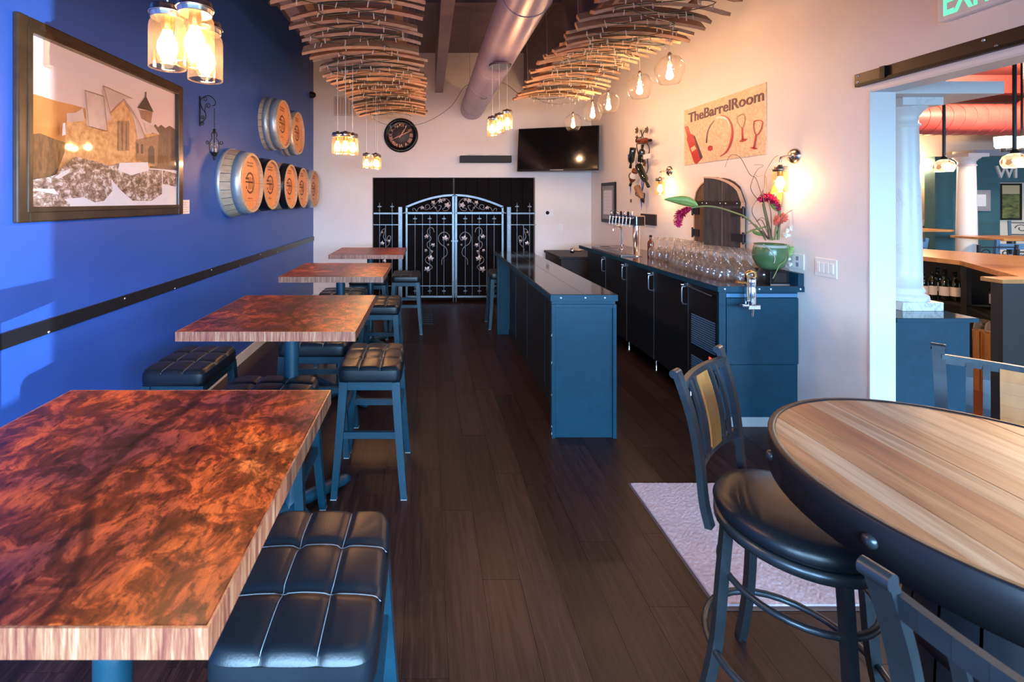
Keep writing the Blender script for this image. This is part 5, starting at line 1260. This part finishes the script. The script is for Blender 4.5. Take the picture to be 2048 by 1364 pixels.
MB().olathe([(.07,0),(.10,-.002),(.10,-.012),(.075,-.016),(.07,0)],24).build('trim_ring',m_trimw,dl); MB().lathe([(.07,-.006),(0,-.006)],20).build('lens',bpy.data.materials['white_cup_glow'],dl)
point((0,0,-.10),34,dl,.06,(1,.74,.48))
# angled tasting bar
bz=1.05
tb_=thing('tasting_bar','angled tasting bar with honey wood top and dark bottle shelves','bar',(0,0,0))
top=[(5.25,5.95),(5.31,4.55),(4.67,3.60),(5.35,3.15),(6.47,4.85),(6.02,5.95)]
MB().prism(top[::-1] if False else top,bz-.045,bz).build('bar_top',m_bar2,tb_,bevel=.003)
A=Vector((5.36,5.9,0));B=Vector((5.40,4.57,0));C_=Vector((4.80,3.68,0))
def slab(p,q,n_,t,z0,z1,name,mat,par):
    p=Vector(p);q=Vector(q);n_=Vector(n_).normalized()*t; m=MB(); m.prism([(p.x,p.y),(q.x,q.y),(q.x+n_.x,q.y+n_.y),(p.x+n_.x,p.y+n_.y)],z0,z1); return m.build(name,mat,par)
nAB=(1,.03,0); nBC=Vector((C_-B).y*1.0*-1*0+0,) if False else Vector((.83,-.56,0))
for nm,z0_,z1_ in(('shelf',.575,.60),('shelf',.10,.13)):
    slab(A,B,nAB,.45,z0_,z1_,nm,m_cab,tb_); slab(B,C_,nBC,.45,z0_,z1_,nm,m_cab,tb_)
slab(A+Vector((.44,0,0)),B+Vector((.44,0,0)),nAB,.03,0,bz-.046,'back_board',m_cab,tb_); slab(B+nBC*.44,C_+nBC*.44,nBC,.03,0,bz-.046,'back_board',m_cab,tb_)
for q in(B,): MB().b2((q.x-.02,q.y-.02,0),(q.x+.03,q.y+.03,bz-.046)).build('upright',m_cab,tb_)
slab(C_,C_+(B-C_).normalized()*.03,nBC,.45,0,bz-.046,'upright',m_cab,tb_); slab(A,A+Vector((0,-.03,0)),nAB,.45,0,bz-.046,'upright',m_cab,tb_)
b0=None; bn=0
spots=[(PT(1848,0,4.85).x,4.85),(PT(1864,0,4.85).x,4.85),(PT(1888,0,4.80).x,4.80),(PT(1910,0,4.76).x,4.76),(5.62,4.95),(5.66,5.06)]
for i,(x_,y_) in enumerate(spots):
    lab=['leftmost dark bottle with cream label on the left shelf of the tasting bar','second dark bottle with cream label on the left shelf of the tasting bar','third dark bottle with cream label on the left shelf of the tasting bar','fourth dark bottle beside the upright on the left shelf of the tasting bar','dark bottle standing farther back on the left shelf of the tasting bar','rearmost dark bottle deep in the left shelf of the tasting bar'][i]
    if b0 is None: b0=make_bottle(lab,m_bottle,(x_,y_,.60),(0,0,0),True,'bottles on the left tasting bar shelf')
    else: dup(b0,(x_,y_,.60),0,lab,None,'bottles on the left tasting bar shelf')
d_=(C_-B).normalized()
for i in range(6):
    q=B+d_*(.10+i*.095)+nBC*.16; dup(b0,(q.x,q.y,.60),0,['first','second','third','fourth','fifth','sixth'][i]+' bottle from the left in the close row on the right tasting bar shelf',None,'bottles on the right tasting bar shelf')
for i in range(3):
    q=B+d_*(.04+i*.10)+nBC*.08; dup(b0,(q.x,q.y,.13),0,['leftmost','middle','rightmost'][i]+' of three dark bottles on the bottom shelf of the tasting bar',None,'bottles on the bottom shelf of the tasting bar')
m_bin=pm('amber_stave_wood',(.42,.19,.05),.5,col2=(.52,.26,.08),scale=8,stretch=(4,4,.6))
for i,(x_,y_) in enumerate(((PT(1966,0,3.95).x,3.95),(PT(1989,0,3.86).x,3.86))):
    t=thing('stave_bin','tall amber wooden bin topped with glassware, %s of the pair below the tasting bar'%('left' if i==0 else 'right'),'bin',(x_,y_,0),group='amber stave bins'); t.scale=(.56,.56,1)
    for j in range(8):
        a=2*PI*j/8; MB().beam((math.cos(a)*.085,math.sin(a)*.085,0),(math.cos(a)*.098,math.sin(a)*.098,.52),.070,.016,up=(math.cos(a),math.sin(a),0)).build('stave',m_bin,t)
    MB().lathe([(.08,.0),(.08,.02)],16).build('bottom',m_bin,t)
    MB().olathe([(.10,.515),(.104,.54),(.085,.60),(.06,.615)],18).build('glass_top',g_clear,t); MB().lathe([(.0,.50),(.09,.505)],16).build('lid',m_steel,t)
hw=thing('service_counter','near service counter with honey wood cap at the right edge','counter',(0,0,0)); MB().b2((4.04,3.20,0),(5.0,3.27,1.07)).build('body',m_cab,hw); MB().b2((4.0,3.17,1.07),(5.0,3.30,1.10)).build('cap',m_bar2,hw,bevel=.003)
# dining furniture behind the bar
def table2(label,c,sx,sy,z):
    t=thing('dining_table',label,'table',(c[0],c[1],0)); MB().b2((-sx/2,-sy/2,z-.03),(sx/2,sy/2,z)).build('tabletop',m_bar2,t,bevel=.003); MB().cyl((0,0,0),(0,0,z-.03),.04,n=12).build('pole',m_blackmetal,t); MB().lathe([(.25,0),(.25,.02),(.06,.04),(0,.04)],20).build('base',m_blackmetal,t)
p=PT(1985,474,6.1); table2('wooden dining table behind the tasting bar by the white column',(p.x+.25,6.1),.95,.6,p.z); p=PT(1842,458,6.9); table2('small high table against the cream wall of the tasting room',(p.x,6.95),.55,.5,p.z)
def chair2(label,c,rz,z=1.0):
    t=thing('ladder_chair',label,'chair',(c[0],c[1],0),rz,group='blue ladder back chairs')
    for s in(-1,1):
        MB().beam((s*.20,.19,0),(s*.20,.19,.62),.035,.035).build('back_leg',m_blueslat,t); MB().beam((s*.20,.19,.62),(s*.235,.25,z+.02),.045,.03).build('back_post',m_blueslat,t); MB().beam((s*.19,-.18,0),(s*.19,-.18,.62),.035,.035).build('front_leg',m_blueslat,t)
    for q,h in((.03,.07),(.16,.05),(.28,.05)): MB().b2((-.22,.21+.03*(1-q),z-q-h),(.22,.235+.03*(1-q),z-q)).build('ladder_slat',m_blueslat,t)
    MB().b2((-.21,-.20,.62),(.21,.21,.66)).build('seat',m_leather,t,bevel=.01)
p=PT(1992,480,5.9); chair2('blue ladder back chair seen over the tasting bar',(p.x,5.95),PI,p.z+.0); p=PT(1848,480,6.0); chair2('blue ladder back chair at the left end behind the tasting bar',(p.x-.15,6.3),PI,p.z)
def chair3(label,c,rz,z):
    t=thing('scroll_iron_chair',label,'chair',(c[0],c[1],0),rz,group='scrolled iron chairs')
    for s in(-1,1):
        MB().beam((s*.20,.19,0),(s*.20,.19,.6),.025,.025).build('back_leg',m_gun,t); MB().beam((s*.20,.19,.6),(s*.23,.22,z),.03,.02).build('back_post',m_gun,t); MB().beam((s*.19,-.18,0),(s*.19,-.18,.6),.025,.025).build('front_leg',m_gun,t)
        MB().tube(spiral((s*.11,.20,z-.11),.06,.02,0,s*PI*2.2,26,(1,0,0),(0,0,1)),.006,6).build('scroll',m_gun,t)
    for q in(.03,.2): MB().tube([(-.22,.215,z-q),(.22,.215,z-q)],.008,6).build('cross_rail',m_gun,t)
    MB().b2((-.21,-.20,.6),(.21,.20,.64)).build('seat',m_leather,t,bevel=.01)
p=PT(1985,492,5.45); chair3('scrolled iron chair against the tasting bar in front of the blue chair',(p.x+.05,5.30),PI,p.z); p=PT(1870,484,5.9); chair3('scrolled iron chair at the left end of the tasting bar',(p.x+.35,5.75),PI,p.z)
p=PT(2046,450,6.4); chair3('dark iron chair at the right edge by the landscape picture',(p.x+.45,6.7),PI*.8,p.z+.05)
